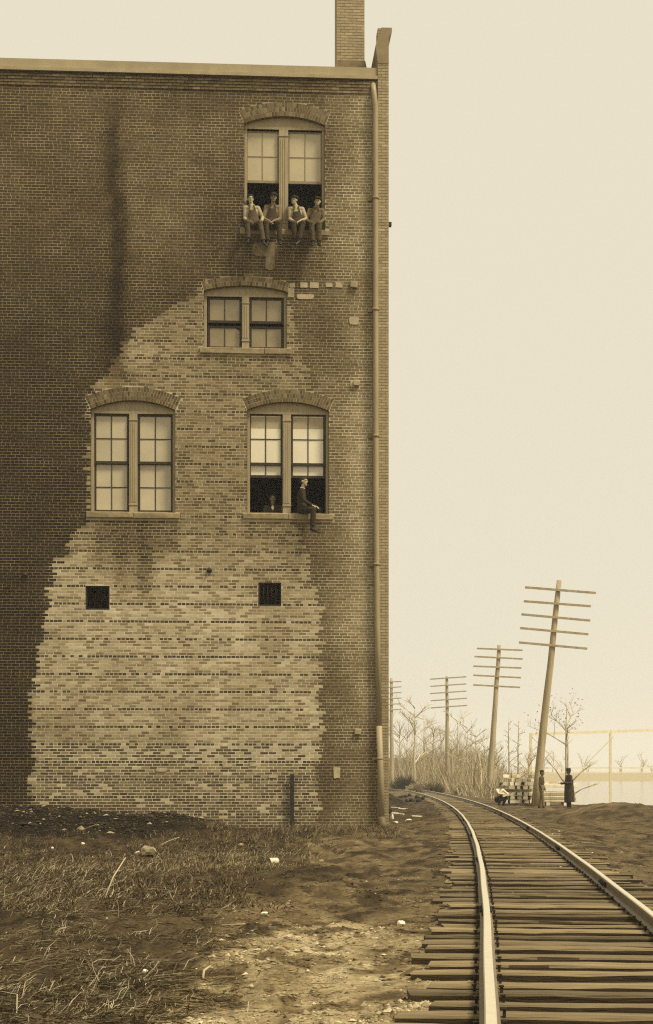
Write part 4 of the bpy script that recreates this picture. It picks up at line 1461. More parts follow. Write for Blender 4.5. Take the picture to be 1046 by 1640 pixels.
def person(label, at_, rz, P, cloth, head_yaw=0.0, head_pitch=0.0, head_roll=0.0, skin=M_skin, hat=None, hair=True, group=None, neg=1, size=1.0):
    """P: joints (local): pelvis, waist, chest, neck, head, and (l, r) pairs shoulder, elbow, wrist, hip, knee, ankle, toe; lat: sideways axis"""
    root = thing("person", label, "person", at_, rz, group)
    root.scale = (size,) * 3
    V_ = {k: (Vector(v) if not isinstance(v, list) else [Vector(q) for q in v]) for k, v in P.items()}
    lat = V_['lat'].normalized()
    hb = face_basis(head_yaw, head_pitch, head_roll)
    fw = hb @ Vector((0, -1, 0)); hs = hb @ Vector((1, 0, 0)); hu = hb @ Vector((0, 0, 1))
    hc = V_['head']
    # --- the body, one continuous surface
    b = MB()
    b.tube([V_['pelvis'], V_['waist'], V_['chest'], V_['neck'] - (V_['neck'] - V_['chest']) * .25], [(.155, .115), (.135, .10), (.16, .11), (.10, .07)], 14, side=lat, round_caps=True)
    b.tube([V_['neck'] - (V_['neck'] - V_['chest']) * .3, V_['neck'], hc - hu * .04], [.065, .056, .054], 10)
    Mh = Matrix((hs, -fw, hu)).transposed()
    b.ell(hc + hu * .025, (.074, .093, .098), Mh, 16, 12)
    b.ell(hc - hu * .035 + fw * .022, (.057, .067, .078), Mh, 14, 10)          # jaw
    b.ell(hc - hu * .092 + fw * .062, (.025, .020, .020), Mh, 8, 6)            # chin
    b.tube([hc + hu * .022 + fw * .082, hc - hu * .018 + fw * .108, hc - hu * .030 + fw * .092], [.011, .015, .013], 7, round_caps=True)   # nose
    b.tube([hc + hu * .035 + fw * .083 - hs * .05, hc + hu * .038 + fw * .094, hc + hu * .035 + fw * .083 + hs * .05], [.010, .011, .010], 7, round_caps=True)  # brow
    for s in (-1, 1):
        b.ell(hc + hs * (s * .076) + hu * .005 - fw * .004, (.012, .022, .034), Mh, 8, 6)
    for i in (0, 1):
        b.tube([V_['shoulder'][i], V_['elbow'][i], V_['wrist'][i]], [.048, .040, .029], 10, round_caps=True)
        b.tube([V_['chest'] + (V_['neck'] - V_['chest']) * .45, V_['shoulder'][i]], [.075, .055], 10, round_caps=True)
        mid = V_['knee'][i].lerp(V_['ankle'][i], .3)
        b.tube([V_['hip'][i], V_['knee'][i], mid, V_['ankle'][i]], [.082, .056, .053, .038], 10, round_caps=True)
        fd = (V_['toe'][i] - V_['ankle'][i]).normalized(); sd0 = (V_['knee'][i] - V_['ankle'][i]).normalized()
        b.tube([V_['ankle'][i] - sd0 * .02, V_['ankle'][i] - sd0 * .05 + fd * .06, V_['ankle'][i] - sd0 * .055 + fd * .14], [(.034, .030), (.036, .026), (.030, .018)], 8, round_caps=True)
        d = V_['wrist'][i] - V_['elbow'][i]
        hd_ = V_.get('hand', [None, None])
        if hd_[i] is not None: d = hd_[i]
        sdir = d.cross(Vector((0, 0, 1)))
        if sdir.length < .05: sdir = lat
        hand(b, V_['wrist'][i], d, sdir * (1 if i == 0 else -1), (0, 0, 1) if abs(d.normalized().z) < .8 else -lat.cross(Vector((0, 0, 1))), .55)
    remesh(b.build("body", skin, root), .0085)
    # --- features
    for s in (-1, 1):
        e = MB(); e.ell(hc + hs * (s * .031) + hu * .012 + fw * .086, (.013, .007, .007), Mh, 8, 6); e.build("eye", M_feature, root)
    e = MB(); e.tube([hc - hu * .058 - hs * .022 + fw * .078, hc - hu * .056 + fw * .087, hc - hu * .058 + hs * .022 + fw * .078], [.004, .006, .004], 6); e.build("mouth", M_skin_shade if skin is M_skin else M_feature, root)
    if hair:
        e = MB()
        e.ell(hc + hu * .058 - fw * .012, (.083, .098, .078), Mh, 14, 10)
        e.ell(hc - hu * .005 - fw * .045, (.074, .060, .07), Mh, 12, 8)
        e.build("hair", M_hair, root)
    if hat == 'cap':
        e = MB()
        e.ell(hc + hu * .088 - fw * .012, (.104, .122, .062), Mh, 14, 8)
        e.tube([hc + hu * .058 + fw * .0, hc + hu * .078], [(.088, .104), (.09, .106)], 14, side=hs)
        e.tube([hc + hu * .068 + fw * .07, hc + hu * .058 + fw * .145], [(.085, .016), (.062, .008)], 10, side=hs, round_caps=False)
        e.build("cap", M_black, root)
    elif hat == 'cap_back':
        e = MB()
        e.ell(hc + hu * .098 - fw * .02, (.098, .105, .055), Mh, 14, 8)
        e.build("cap", M_black, root)
    elif hat == 'brim':
        e = MB()
        e.tube([hc + hu * .062, hc + hu * .072], [(.19, .20), (.185, .195)], 20, side=hs)
        e.tube([hc + hu * .068, hc + hu * .12, hc + hu * .165, hc + hu * .17], [(.095, .11), (.092, .107), (.078, .09), (.03, .04)], 16, side=hs)
        e.build("hat", M_black, root)
    # --- clothes
    sh = MB()
    sm_ = cloth['shirt']
    sh.tube([V_['pelvis'] + (V_['waist'] - V_['pelvis']) * .2, V_['waist'], V_['chest'], V_['neck'] - (V_['neck'] - V_['chest']) * .2], [(.172, .128), (.155, .118), (.178, .126), (.095, .080)], 16, side=lat, round_caps=True)
    for i in (0, 1):
        cu = V_['wrist'][i].lerp(V_['elbow'][i], .06)
        sh.tube([V_['shoulder'][i], V_['shoulder'][i].lerp(V_['elbow'][i], .5) + Vector((0, 0, -.004)), V_['elbow'][i], cu], [.066, .060, .053, .041], 10, round_caps=True)
        sh.tube([V_['chest'] + (V_['neck'] - V_['chest']) * .45, V_['shoulder'][i]], [.09, .066], 10, round_caps=True)
    sh.tube([V_['neck'] - (V_['neck'] - V_['chest']) * .12, V_['neck'] + (hc - V_['neck']) * .08], [.070, .064], 12)
    remesh(sh.build(cloth.get('shirt_name', 'shirt'), sm_, root), .011)
    tr_ = MB()
    tr_.tube([V_['pelvis'] - Vector((0, 0, .02)), V_['pelvis'] + (V_['waist'] - V_['pelvis']) * .6], [(.178, .138), (.172, .132)], 14, side=lat, round_caps=True)
    for i in (0, 1):
        an = V_['ankle'][i].lerp(V_['knee'][i], .07)
        tr_.tube([V_['hip'][i], V_['hip'][i].lerp(V_['knee'][i], .5), V_['knee'][i], V_['knee'][i].lerp(an, .5), an], [.105, .092, .078, .072, .066], 12, round_caps=False)
        tr_.ell(V_['hip'][i], (.10, .10, .10)); tr_.ell(V_['knee'][i], (.076, .076, .076))
    if cloth.get('bib'):
        dch = V_['chest'] - V_['pelvis']
        front = lat.cross(dch).normalized()
        if cloth.get('front') is not None: front = Vector(cloth['front'])
        elif front.y > 0: front = -front
        top = V_['chest'] + dch * cloth.get('bib_top', .06)
        tr_.tube([V_['pelvis'] + dch * .15 + front * .05, V_['waist'] + front * .055, top + front * .065], [(.165, .088), (.15, .078), (.115, .072)], 14, side=lat, round_caps=False)
        for s in (-1, 1):
            sp = V_['shoulder'][0 if s < 0 else 1]
            nk = V_['neck'] - (V_['neck'] - V_['chest']) * .12
            over = nk.lerp(sp, .48) + Vector((0, 0, .062))
            tr_.tube([top + front * .125 + lat * (s * .085), top.lerp(over, .6) + front * .115, over + front * .03, over - front * .07, V_['waist'] - front * .13], [(.022, .012)] * 5, 6)
    o = tr_.build('overalls' if cloth.get('bib') else 'trousers', cloth['legs'], root)
    remesh(o, .011)
    if cloth.get('collar'):
        c = MB(); c.tube([V_['neck'] - (V_['neck'] - V_['chest']) * .02, V_['neck'] + (hc - V_['neck']) * .16], [.068, .064], 12)
        if cloth.get('front_patch'):
            fr_ = Vector((0, -1, 0)) if cloth.get('front') is None else Vector(cloth['front'])
            c.tube([V_['neck'] + fr_ * .055, V_['chest'] + (V_['neck'] - V_['chest']) * .45 + fr_ * .118, V_['chest'] + (V_['neck'] - V_['chest']) * .1 + fr_ * .128], [(.03, .02), (.045, .02), (.012, .012)], 8, side=lat)
        c.build("collar", M_white, root)
    if cloth.get('tie'):
        nk = V_['neck'] + Vector((0, -.085, -.0))
        c = MB()
        for s in (-1, 1): c.tube([nk, nk + Vector((s * .03, -.008, .004)), nk + Vector((s * .06, -.004, .0))], [.008, .017, .024], 6)
        c.build("bow_tie", M_black, root)
    if cloth.get('coat'):
        c = MB()
        c.tube([V_['chest'], V_['waist'], V_['pelvis'], V_['pelvis'] + Vector((0, .01, -.30)), V_['pelvis'] + Vector((0, .02, -.66))], [(.225, .185), (.215, .19), (.23, .205), (.25, .22), (.26, .23)], 16, side=lat, round_caps=False)
        for i in (0, 1):
            c.tube([V_['shoulder'][i], V_['elbow'][i], V_['wrist'][i].lerp(V_['elbow'][i], .1)], [.082, .07, .058], 10, round_caps=True)
            c.tube([V_['chest'] + (V_['neck'] - V_['chest']) * .45, V_['shoulder'][i]], [.11, .08], 10, round_caps=True)
        remesh(c.build("coat", cloth['coat'], root), .013)
    for i in (0, 1):
        bt_ = MB()
        an, to = V_['ankle'][i], V_['toe'][i]
        fdir = (to - an); fdir.normalize()
        sh_dir = (V_['knee'][i] - an).normalized()
        sd_ = fdir.cross(sh_dir)
        if sd_.length < .05: sd_ = lat
        bt_.tube([an + sh_dir * .11, an + sh_dir * .02, an - sh_dir * .045], [.050, .051, .050], 10, round_caps=True)
        bt_.tube([an - sh_dir * .05 - fdir * .03, an - sh_dir * .045 + fdir * .08, an - sh_dir * .055 + fdir * .19], [(.042, .038), (.050, .040), (.044, .028)], 10, side=sd_, round_caps=True)
        remesh(bt_.build("boot", cloth.get('boot', M_boot), root), .011)
    return root


def wall_at(px, z, y=0.0):
    return WM @ Vector((wu(px), y, z))


S0 = WIN[0]['zs']
def seated(dx=0., knee_l=(-.11, -.42, .03), knee_r=(.11, -.42, .03), ank_l=(-.12, -.38, -.46), ank_r=(.12, -.38, -.46), toe_l=None, toe_r=None, wr_l=(-.10, -.22, .13), wr_r=(.10, -.22, .13), el_l=(-.22, -.05, .26), el_r=(.22, -.05, .26), lean=0.0, head=(0, -.03, .80), hand_=None, tall=1.0):
    t = tall
    d = dict(pelvis=(0, -.02, .11), waist=(lean * .3, .0, .27), chest=(lean * .7, .01, .45 * t), neck=(lean, -.005, .625 * t), head=(head[0] + lean * 1.1, head[1], (head[2] - .025) * t),
             shoulder=[(-.17 + lean, 0, .555 * t), (.17 + lean, 0, .555 * t)], elbow=[el_l, el_r], wrist=[wr_l, wr_r], hip=[(-.09, -.06, .09), (.09, -.06, .09)],
             knee=[knee_l, knee_r], ankle=[ank_l, ank_r],
             toe=[toe_l or (ank_l[0] - .02, ank_l[1] - .14, ank_l[2] - .06), toe_r or (ank_r[0] + .02, ank_r[1] - .14, ank_r[2] - .06)], lat=(1, 0, 0))
    if hand_: d['hand'] = hand_
    return d


G4 = "workmen sitting in the top window"
person("man with pale sleeves and faded overalls seated farthest from the downpipe in the top window", wall_at(406.5, S0, -.02), TH,
       seated(knee_l=(-.18, -.38, .05), ank_l=(-.15, -.33, -.40), knee_r=(.16, -.44, .02), ank_r=(.25, -.46, -.50), toe_r=(.31, -.58, -.58), wr_l=(-.17, -.17, .14), wr_r=(.20, -.27, .11), el_l=(-.24, -.02, .26), el_r=(.24, -.06, .28), lean=-.06, head=(-.02, .0, .80)),
       dict(shirt=M_shirt_pale, legs=M_denim_pale, bib=True), .12, .10, 0, hat='cap_back', group=G4, hair=True)
person("man in dark peaked cap, hands clasped in his lap, leaning by the top window's mullion", wall_at(435, S0, -.02), TH,
       seated(knee_l=(-.16, -.40, .03), ank_l=(-.12, -.38, -.47), knee_r=(.19, -.38, .04), ank_r=(.20, -.35, -.44), wr_l=(-.055, -.25, .12), wr_r=(.055, -.26, .13), el_l=(-.215, -.06, .25), el_r=(.215, -.06, .25), tall=1.06, lean=.03, head=(.02, -.06, .79)),
       dict(shirt=M_shirt_mid, legs=M_denim, bib=True, bib_top=.10, collar=False), .0, -.06, 0, skin=M_skin_shade, hat='cap', group=G4)
person("man with head turned away, chin lifted, white sleeves and dark overalls, in the top window", wall_at(477, S0, -.02), TH,
       seated(knee_l=(-.14, -.38, .04), ank_l=(-.08, -.33, -.42), knee_r=(.12, -.44, .03), ank_r=(.02, -.44, -.43), toe_r=(-.05, -.56, -.52), wr_l=(-.10, -.20, .13), wr_r=(.06, -.26, .15), el_l=(-.215, -.02, .27), el_r=(.22, -.08, .26), lean=-.05, head=(-.04, -.02, .79), tall=1.0),
       dict(shirt=M_shirt_pale, legs=M_denim, bib=True, bib_top=.0), -.55, .12, .1, hat='cap', group=G4)
person("man in dark shirt, hands on his thighs, nearest the downpipe in the top window", wall_at(504, S0, -.02), TH,
       seated(knee_l=(-.11, -.42, .03), ank_l=(-.07, -.38, -.46), knee_r=(.09, -.42, .03), ank_r=(.10, -.38, -.46), wr_l=(-.12, -.24, .11), wr_r=(.13, -.24, .11), el_l=(-.24, -.06, .26), el_r=(.24, -.06, .26), tall=.95, lean=.04, head=(.03, -.07, .79)),
       dict(shirt=M_shirt_dark, legs=M_denim_pale, bib=True, bib_top=.08), -.15, .0, .0, hat='cap', group=G4)
S3 = WIN[3]['zs']
person("young bareheaded man in dark jacket perched sideways on the lower sill, leg hanging out", wall_at(486, S3, .02), TH,
       dict(pelvis=(-.02, .03, .11), waist=(-.04, .04, .28), chest=(-.05, .04, .46), neck=(-.02, .03, .63), head=(.01, .01, .80),
            shoulder=[(-.04, -.13, .57), (-.06, .21, .57)], elbow=[(.00, -.22, .30), (.06, .26, .32)], wrist=[(.19, -.21, .19), (.28, .12, .22)],
            hip=[(0.0, -.06, .10), (.0, .10, .10)], knee=[(.24, -.26, .06), (.42, .20, .14)], ankle=[(.21, -.26, -.38), (.44, .32, -.30)], toe=[(.34, -.32, -.44), (.58, .30, -.36)], lat=(.1, 1, 0)),
       dict(shirt=M_black, shirt_name='jacket', legs=M_black, collar=True), R(62), .12, 0, hair=True, size=1.07)
person("man in black with white collar and bow tie inside the dark lower window", wall_at(437.5, S3 - .33, .50), TH,
       dict(pelvis=(0, 0, .12), waist=(0, 0, .28), chest=(0, 0, .46), neck=(0, -.01, .63), head=(0, -.03, .80), shoulder=[(-.185, 0, .57), (.185, 0, .57)], elbow=[(-.27, -.06, .3), (.27, -.06, .3)], wrist=[(-.15, -.28, .3), (.15, -.28, .3)],
            hip=[(-.09, -.05, .1), (.09, -.05, .1)], knee=[(-.11, -.28, .06), (.11, -.28, .06)], ankle=[(-.11, -.2, -.34), (.11, -.2, -.34)], toe=[(-.11, -.3, -.38), (.11, -.3, -.38)], lat=(1, 0, 0)),
       dict(shirt=M_black, shirt_name='jacket', legs=M_black, collar=True, front_patch=True, tie=True), .1, 0, 0, skin=M_skin_shade, hat=None)


def standing(wr_l=(-.24, -.10, .86), wr_r=(.24, -.10, .86), el_l=(-.27, .02, 1.12), el_r=(.27, .02, 1.12), st=.10, fwd=(0, 0)):
    return dict(pelvis=(0, 0, .96), waist=(0, .0, 1.12), chest=(0, .0, 1.30), neck=(0, -.01, 1.49), head=(0, -.03, 1.64), shoulder=[(-.185, 0, 1.42), (.185, 0, 1.42)], elbow=[el_l, el_r], wrist=[wr_l, wr_r],
                hip=[(-.09, 0, .92), (.09, 0, .92)], knee=[(-st, -.03 + fwd[0] * .5, .50), (st, -.03 + fwd[1] * .5, .50)], ankle=[(-st, fwd[0], .09), (st, fwd[1], .09)], toe=[(-st - .03, fwd[0] - .14, .04), (st + .03, fwd[1] - .14, .04)], lat=(1, 0, 0))


def on_ground(px, Y):
    x = (px - CX) / F * Y
    return (x, Y, hz(x, Y) - .01)


person("bareheaded man in drab work clothes standing before the foot of the tallest pole", on_ground(867.5, 72.5), R(65), standing(fwd=(-.12, .14)), dict(shirt=M_khaki, shirt_name='jacket', legs=mat("tan_trousers", .20, .9, .2, 8)), 0, 0, 0, skin=M_skin_shade, hat='cap_back', hair=True)
person("man in wide-brimmed hat and long dark coat standing beside the low board pile", on_ground(911.5, 73.5), R(-75), standing(wr_l=(-.22, -.30, 1.12), wr_r=(.22, -.34, 1.15), el_l=(-.27, -.04, 1.12), el_r=(.27, -.04, 1.12)), dict(shirt=M_coat, shirt_name='jacket', legs=M_coat, coat=M_coat), 0, 0, 0, skin=M_skin_shade, hat='brim', size=1.06)
person("man in white shirt and dark trousers crouching at the track end of the timbers", on_ground(800, 77.0), R(35),
       dict(pelvis=(0, .12, .30), waist=(0, .08, .46), chest=(0, .0, .64), neck=(0, -.07, .80), head=(0, -.12, .95), shoulder=[(-.19, -.03, .75), (.19, -.03, .75)], elbow=[(-.26, -.25, .58), (.26, -.25, .58)], wrist=[(-.12, -.45, .55), (.12, -.45, .55)],
            hip=[(-.09, .1, .28), (.09, .1, .28)], knee=[(-.17, -.30, .46), (.17, -.30, .40)], ankle=[(-.13, -.12, .09), (.13, -.12, .09)], toe=[(-.15, -.27, .04), (.15, -.27, .04)], lat=(1, 0, 0)),
       dict(shirt=M_white, legs=M_black), 0, -.1, 0, hat=None, size=1.05)

# ------------------------------------------------------------------ debris
def lump(name, px, py, rx, ry, rz_, m, label, cat, group=None, seed=0, Y=None):
    rr = random.Random(seed)
    p = GPh(px, py) if Y is None else Vector(((px - CX) / F * Y, Y, hz((px - CX) / F * Y, Y)))
    bm = bmesh.new()
    bmesh.ops.create_icosphere(bm, subdivisions=2, radius=1)
    for v in bm.verts:
        k = 1 + .28 * math.sin(v.co.x * 3.1 + seed) * math.cos(v.co.y * 2.7 + seed * 2) + rr.uniform(-.10, .10)
        v.co = Vector((v.co.x * rx * k, v.co.y * ry * k, max(v.co.z, -.55) * rz_ * k))
    me = bpy.data.meshes.new(name); bm.to_mesh(me); bm.free()
    me.materials.append(m)
    o = link(bpy.data.objects.new(name, me))
    o.location = (p.x, p.y, p.z + rz_ * .4)
    o.rotation_euler = (0, 0, rr.uniform(0, 6))
    return tag(o, label, cat, group)


p = GPh(437, 1385)
t = thing("tin_can", "dented tin can lying on its side in the pale grass", "tin can", (p.x, p.y, p.z + .055), R(38))
m = MB()
for a, b, r0, r1_ in ((-.085, .085, .065, .065),):
    m.tube([(a, 0, 0), (b, 0, 0)], [r0, r1_], 20, caps=False)
    m.tube([(a + .004, 0, 0), (b - .004, 0, 0)], [r0 - .003, r1_ - .003], 20, caps=False)
    m.tube([(b - .004, 0, 0), (b, 0, 0)], [r0, r0], 20)
    for q in (a, -.03, .03, b): m.tube([(q - .004, 0, 0), (q + .004, 0, 0)], [r0 + .003] * 2, 20, caps=False)
m.build("can_wall", M_tin, t)
m = MB(); m.tube([(.070, 0, 0), (.078, 0, 0)], [.061, .061], 20); m.build("inner_base", M_coal, t)  # black disc paints the shade inside the can
lump("rock", 238, 1372, .20, .13, .11, M_rock, "long pale stone lying in the grass before the dark ash bank", "rock", seed=2)
lump("rock", 219, 1370, .07, .06, .06, M_rag, "small white stone at the end of the long pale stone", "rock", seed=3)
lump("rock", 655, 1316, .13, .10, .07, M_rag, "pale flat stone on the dark earth between the downpipe and the track", "rock", seed=4)
lump("rock", 628, 1312, .07, .06, .12, M_rag, "upright white lump beside the foot of the downpipe", "rock", seed=5)
lump("rock", 634, 1318, .11, .08, .04, M_rag, "flat white scrap just below the upright white lump", "scrap", seed=6)
lump("rock", 643, 1481, .05, .045, .03, M_rag, "single white stone on the pale earth by the ragged tie ends", "rock", seed=7)
lump("rock", 424, 1466, .045, .04, .03, M_rag, "white pebble at the edge of the straw in the middle of the yard", "rock", seed=8)
lump("rock", 232, 1558, .028, .025, .02, M_rag, "white pebble in the trodden earth of the left foreground", "rock", seed=9)
lump("rock", 514, 1380, .05, .04, .03, M_rock, "grey stone at the tip of the pale grass patch", "rock", seed=10)
lump("rock", 386, 1355, .12, .09, .04, M_rock, "flat pale stone beside the dark tuft near the wall", "rock", seed=11)
lump("rock", 414, 1361, .16, .08, .05, M_coal, "flat black slab lying in the grass above the tin can", "rock", seed=12)
lump("rock", 465, 1341, .16, .09, .05, M_coal, "black lump of slag below the iron post", "rock", seed=13)
lump("rock", 84, 1358, .035, .03, .035, M_rag, "round white stone in the grass under the ash bank", "rock", seed=15)
lump("rock", 133, 1352, .04, .035, .03, M_rag, "white stone right of the round white stone under the ash bank", "rock", seed=16)
k = 0
SCR = [(643, 1277, .22, .10, "flattest"), (650, 1277, .16, .12, "second"), (656, 1275, .14, .15, "tallest"), (652, 1285, .15, .12, "low"), (660, 1284, .16, .14, "squat"), (668, 1279, .18, .16, "largest"), (671, 1284, .16, .13, "broad"), (677, 1281, .14, .14, "rounded"), (680, 1278, .13, .10, "smallest"), (622, 1304, .2, .2, "lone")]
for px, py, rx, rz_, adj in SCR:
    k += 1
    lab = adj + " black block of scrap among those by the near rail at the bend" if adj != "lone" else "black block of scrap tucked against the warehouse corner"
    lump("scrap_block", px, py, rx, .14, rz_, M_coal, lab, "scrap", "black scrap blocks beside the bend", seed=20 + k)
# planks on the cinder slope
for k, (px, py, L_, rot) in enumerate(((629, 1302, .7, -.5), (637, 1306, .55, -.6), (646, 1297, .45, .2), (632, 1293, .6, -.7), (668, 1309, .4, .1))):
    p = GPh(px, py)
    m = MB(); m.obox((0, 0, 0), (L_ / 2, .05, .016), None, .004)
    o = m.build("board", M_timber_pale); o.location = (p.x, p.y, p.z + .03); o.rotation_euler = (0, .05, rot)
    tag(o, ["longest loose board on the cinder slope", "pale loose board lowest on the cinder slope", "short loose board at the outer edge of the cinder slope", "loose board highest on the cinder slope", "stray pale stick on the dark earth towards the rail"][k], "board", "loose boards on the cinder slope")
# sticks lying about the yard
for k, (px, py, L_, rot, tilt, lab) in enumerate(((168, 1440, .62, 1.2, .75, "tall pale stalk standing at a slant above the straw"), (355, 1484, .55, -.2, .02, "crooked pale stick lying at the edge of the straw"), (128, 1330, .6, -.7, .3, "thin stick leaning on the face of the ash bank"), (255, 1352, .5, .5, .35, "short stick propped behind the long pale stone"), (325, 1570, .16, 1.3, .5, "short pale peg upright in the trodden earth"))):
    p = GPh(px, py)
    m = MB(); m.tube([(0, 0, 0), (L_ * .5, .015, .012), (L_, -.01, 0)], [.010, .009, .006], 6)
    o = m.build("stick", mat("pale_stick", .42, .85, .2, 8)); o.location = (p.x, p.y, p.z + .012); o.rotation_euler = (0, -tilt, rot)
    tag(o, lab, "stick", "sticks about the yard")


# ------------------------------------------------------------------ grass, straw and clods
def blades(name, x, y, L_, az, elev, wid, bend, tints, label, cat, m=M_straw):
    n = len(x)
    z = H(x, y) - .008
    d = np.stack([np.cos(az) * np.cos(elev), np.sin(az) * np.cos(elev), np.sin(elev)], -1)
    p0 = np.stack([x, y, z], -1)
    p1 = p0 + d * (L_ * .5)[:, None]
    p2 = p0 + d * (L_ * .92)[:, None] + np.stack([bend[:, 0] * L_, bend[:, 1] * L_, -np.abs(bend[:, 2]) * L_], -1)
    p2[:, 2] = np.maximum(p2[:, 2], H(p2[:, 0], p2[:, 1]) + .004)
    s = np.cross(d, np.array([0, 1.0, .25])); s /= np.maximum(np.linalg.norm(s, axis=1), 1e-6)[:, None]
    s = s * wid[:, None]
    Vv = np.stack([p0 - s, p0 + s, p1 + s * .85, p1 - s * .85, p2 + s * .35, p2 - s * .35], 1).reshape(-1, 3)
    Ff = (np.array([(0, 1, 2, 3), (3, 2, 4, 5)])[None] + 6 * np.arange(n)[:, None, None]).reshape(-1, 4)
    o = np_mesh(name, Vv, Ff, m, cols=tone(np.repeat(tints, 6)))
    return tag(o, label, cat, kind="stuff")


def scatter(n, x0, x1, py0, py1, dens):
    """points uniform over the photo rows py0..py1, thinned by dens(px, py, x, y)"""
    X_, Y_ = [], []
    c = 0
    while c < n:
        py = rng.uniform(py0, py1, 60000); px = rng.uniform(x0, x1, 60000)
        y = EYE * F / (py - HY); x = (px - CX) / F * y
        ok = rng.random(60000) < dens(px, py, x, y)
        X_.append(x[ok]); Y_.append(y[ok]); c += ok.sum()
    return np.concatenate(X_)[:n], np.concatenate(Y_)[:n]


def d_straw(px, py, x, y):
    n = fbm(x * 1.3, y * .7, 3, 5); n2 = fbm(x * 3.5 + 4, y * 1.8, 2, 1)
    edge = np.interp(py, [1380, 1400, 1440, 1500, 1560, 1660], [120, 230, 360, 400, 300, 330])
    a = (1 - sm(-60, 60, px - edge + (n - .5) * 220)) * sm(.36, .62, n * .6 + n2 * .4)
    thick = np.exp(-(((px - 70) / 130) ** 2 + ((py - 1430) / 42) ** 2)) * 1.2
    low = np.exp(-(((px - 150) / 170) ** 2 + ((py - 1600) / 40) ** 2)) * .6
    return np.clip(a * .45 + thick * .6 * sm(.3, .5, n2) + low * sm(.4, .6, n2), 0, 1)


n = 62000
x, y = scatter(n, -40, 480, 1385, 1650, d_straw)
pxs = CX + F * x / y
up = np.exp(-(((pxs - 80) / 150) ** 2)) * np.exp(-((HY + 3750 / y - 1430) / 55) ** 2)
elev = np.where(rng.random(n) < .04 + .28 * up, rng.uniform(.25, 1.1, n), rng.uniform(-.02, .14, n))
az = np.where(rng.random(n) < .55, rng.normal(.15, .6, n), rng.uniform(0, 2 * math.pi, n))
t_ = np.where(rng.random(n) < .36, rng.uniform(.25, .55, n), rng.uniform(.03, .14, n))
blades("straw", x, y, rng.gamma(3, .034, n) + .025, az, elev, rng.uniform(.0012, .0032, n), rng.normal(0, .22, (n, 3)), t_, "flattened dry straw and dead stalks covering the left of the yard", "straw")


def d_grass(px, py, x, y):
    n = fbm(x * .9 + 3, y * .5, 3, 0); n2 = fbm(x * 3.1, y * 1.3, 2, 4)
    edge = np.interp(py, [1300, 1330, 1365, 1390, 1420, 1460], [500, 505, 530, 470, 400, 420])
    a = (1 - sm(-40, 40, px - edge + (n - .5) * 130)) * sm(.35, .6, n2 * .5 + n * .5)
    dk = np.exp(-((py - 1413) / 14) ** 2) * sm(90, 180, px) * (1 - sm(300, 420, px))
    return np.clip(a * (1 - .8 * dk) * (.35 + .65 * (py < 1400)), 0, 1)


n = 42000
x, y = scatter(n, -60, 560, 1312, 1470, d_grass)
pyv = HY + 3750 / y; pxv = CX + F * x / y
ok = ~((y > 36.6) & (x < -2.6))
x, y, pyv, pxv = x[ok], y[ok], pyv[ok], pxv[ok]; n = len(x)
pal = np.exp(-(((pxv - 440) / 95) ** 2 + ((pyv - 1378) / 16) ** 2)) + .8 * np.exp(-(((pxv - 250) / 150) ** 2 + ((pyv - 1388) / 10) ** 2))
t_ = rng.uniform(.045, .15, n) + np.clip(pal, 0, 1) * rng.uniform(.06, .26, n)
t_ = np.where(rng.random(n) < .07, rng.uniform(.25, .45, n), t_)
blades("dry_grass", x, y, rng.gamma(3, .024, n) + .02, rng.uniform(0, 2 * math.pi, n), rng.uniform(.1, 1.3, n), rng.uniform(.003, .0065, n), rng.normal(0, .2, (n, 3)), t_, "short withered grass between the ash bank and the straw", "grass")


n = 9000
x, y = scatter(n, 200, 720, 1335, 1650, lambda px, py, x, y: sm(.46, .66, fbm(x * 1.2 + 5, y * .8, 3, 2)) * (np.abs(x - track_x(y)) > 1.4))
blades("litter", x, y, rng.gamma(2, .022, n) + .015, rng.normal(.1, .9, n), rng.uniform(-.02, .12, n), rng.uniform(.0012, .004, n), rng.normal(0, .2, (n, 3)), np.where(rng.random(n) < .25, rng.uniform(.2, .4, n), rng.uniform(.02, .08, n)), "bits of straw, twig and bark trodden into the yard", "litter")


def d_weed(px, py, x, y):
    n2 = fbm(x * 2.1, y * 1.3, 2, 4)
    return sm(.45, .62, n2) * (.4 + .6 * (np.abs(py - 1330) < 12))


n = 6000
x, y = scatter(n, 330, 640, 1318, 1352, d_weed)
ok = y < CY0 + (x - CX0) * ST - .1
x, y = x[ok], y[ok]; n = len(x)
blades("weeds", x, y, rng.gamma(3, .04, n) + .03, rng.uniform(0, 2 * math.pi, n), rng.uniform(.3, 1.5, n), rng.uniform(.003, .007, n), rng.normal(0, .15, (n, 3)), rng.uniform(.04, .26, n), "thin dead weeds along the foot of the brick wall", "weeds")


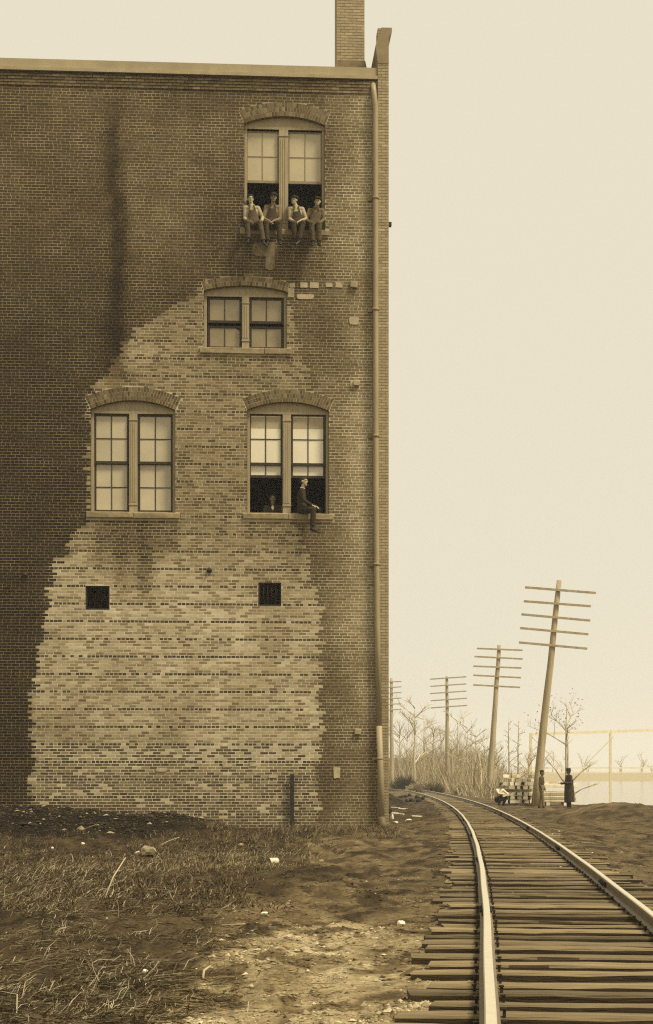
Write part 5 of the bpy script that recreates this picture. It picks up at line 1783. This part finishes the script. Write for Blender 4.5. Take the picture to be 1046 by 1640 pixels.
def clods(name, n, x, y, size, tints, label, cat):
    z = H(x, y)
    base = np.array([(1, 0, 0), (0, 1, 0), (-1, 0, 0), (0, -1, 0), (0, 0, .8), (0, 0, -.6)], float)
    f = np.array([(0, 1, 4), (1, 2, 4), (2, 3, 4), (3, 0, 4), (1, 0, 5), (2, 1, 5), (3, 2, 5), (0, 3, 5)])
    Vv = base[None] * size[:, None, None] * rng.uniform(.55, 1.35, (n, 6, 1)) + rng.normal(0, .12, (n, 6, 3)) * size[:, None, None]
    a = rng.uniform(0, 6.28, n); c, s = np.cos(a)[:, None], np.sin(a)[:, None]
    X2 = Vv[:, :, 0] * c - Vv[:, :, 1] * s; Y2 = Vv[:, :, 0] * s + Vv[:, :, 1] * c
    Vv = np.stack([X2 + x[:, None], Y2 + y[:, None], Vv[:, :, 2] * .7 + (z + size * .12)[:, None]], -1).reshape(-1, 3)
    Ff = (f[None] + 6 * np.arange(n)[:, None, None]).reshape(-1, 3)
    return tag(np_mesh(name, Vv, Ff, M_clod, cols=tone(np.repeat(tints, 6))), label, cat, kind="stuff")


n = 26000
x, y = scatter(n, -40, 1060, 1290, 1650, lambda px, py, x, y: .2 + .8 * sm(.5, .62, fbm(x * 1.7, y * .9, 3, 3)))
ok = ~((y > 36) & (x < 1.7) & (y > CY0 + (x - CX0) * ST - .3)); x, y = x[ok], y[ok]; n = len(x)
zt_ = zones(x, y)
tt = np.clip(zt_ * np.exp(rng.normal(0, .45, n)), .015, .5)
tt = np.where(rng.random(n) < .004, .45, tt)
clods("earth_clods", n, x, y, np.minimum(rng.gamma(1.6, .0055, n) + .003, .04), tt, "crumbs of earth and small stones over the yard", "clods")
n = 3500
x = rng.uniform(-9.5, -2.4, n); y = rng.uniform(36.5, 41.4, n)
ok = (y < CY0 + (x - CX0) * ST - .05) & (rng.random(n) < sm(-2.2, -4.5, x + (y - 39) * -.4)); x, y = x[ok], y[ok]; n = len(x)
clods("cinders", n, x, y, rng.gamma(2, .012, n) + .01, np.where(rng.random(n) < .06, .28, rng.uniform(.012, .05, n)), "black cinders and ash heaped against the wall", "cinders")
n = 5000
s = rng.uniform(20, 90, n); lat = rng.uniform(-1.5, 1.5, n)
x0, y0, dx, dy = track_at(s)
clods("ballast", n, x0 + dy * lat, y0 - dx * lat, rng.gamma(2, .007, n) + .006, rng.uniform(.03, .16, n) * np.where(rng.random(n) < .03, 4, 1), "cinder ballast scattered between the ties", "ballast")

# ------------------------------------------------------------------ haze
hm = bpy.data.materials.new("pale_air"); hm.use_nodes = True
nt = hm.node_tree
nt.nodes.clear()
ho = nt.nodes.new("ShaderNodeOutputMaterial"); hv = nt.nodes.new("ShaderNodeVolumePrincipled")
hv.inputs["Color"].default_value = (.97, .985, 1.0, 1)
hv.inputs["Density"].default_value = .0005
hv.inputs["Anisotropy"].default_value = .0
nt.links.new(hv.outputs[0], ho.inputs["Volume"])
mb = MB(); mb.box(-910, 910, -160, 1210, -3.6, 27.6)
hz_o = mb.build("haze", hm); tag(hz_o, kind="stuff")
print("BRICKS", nb, "TIES", ntie, "Z top", Z_TOP, wpx(-8, Z_TOP), wpx(0, Z_TOP))
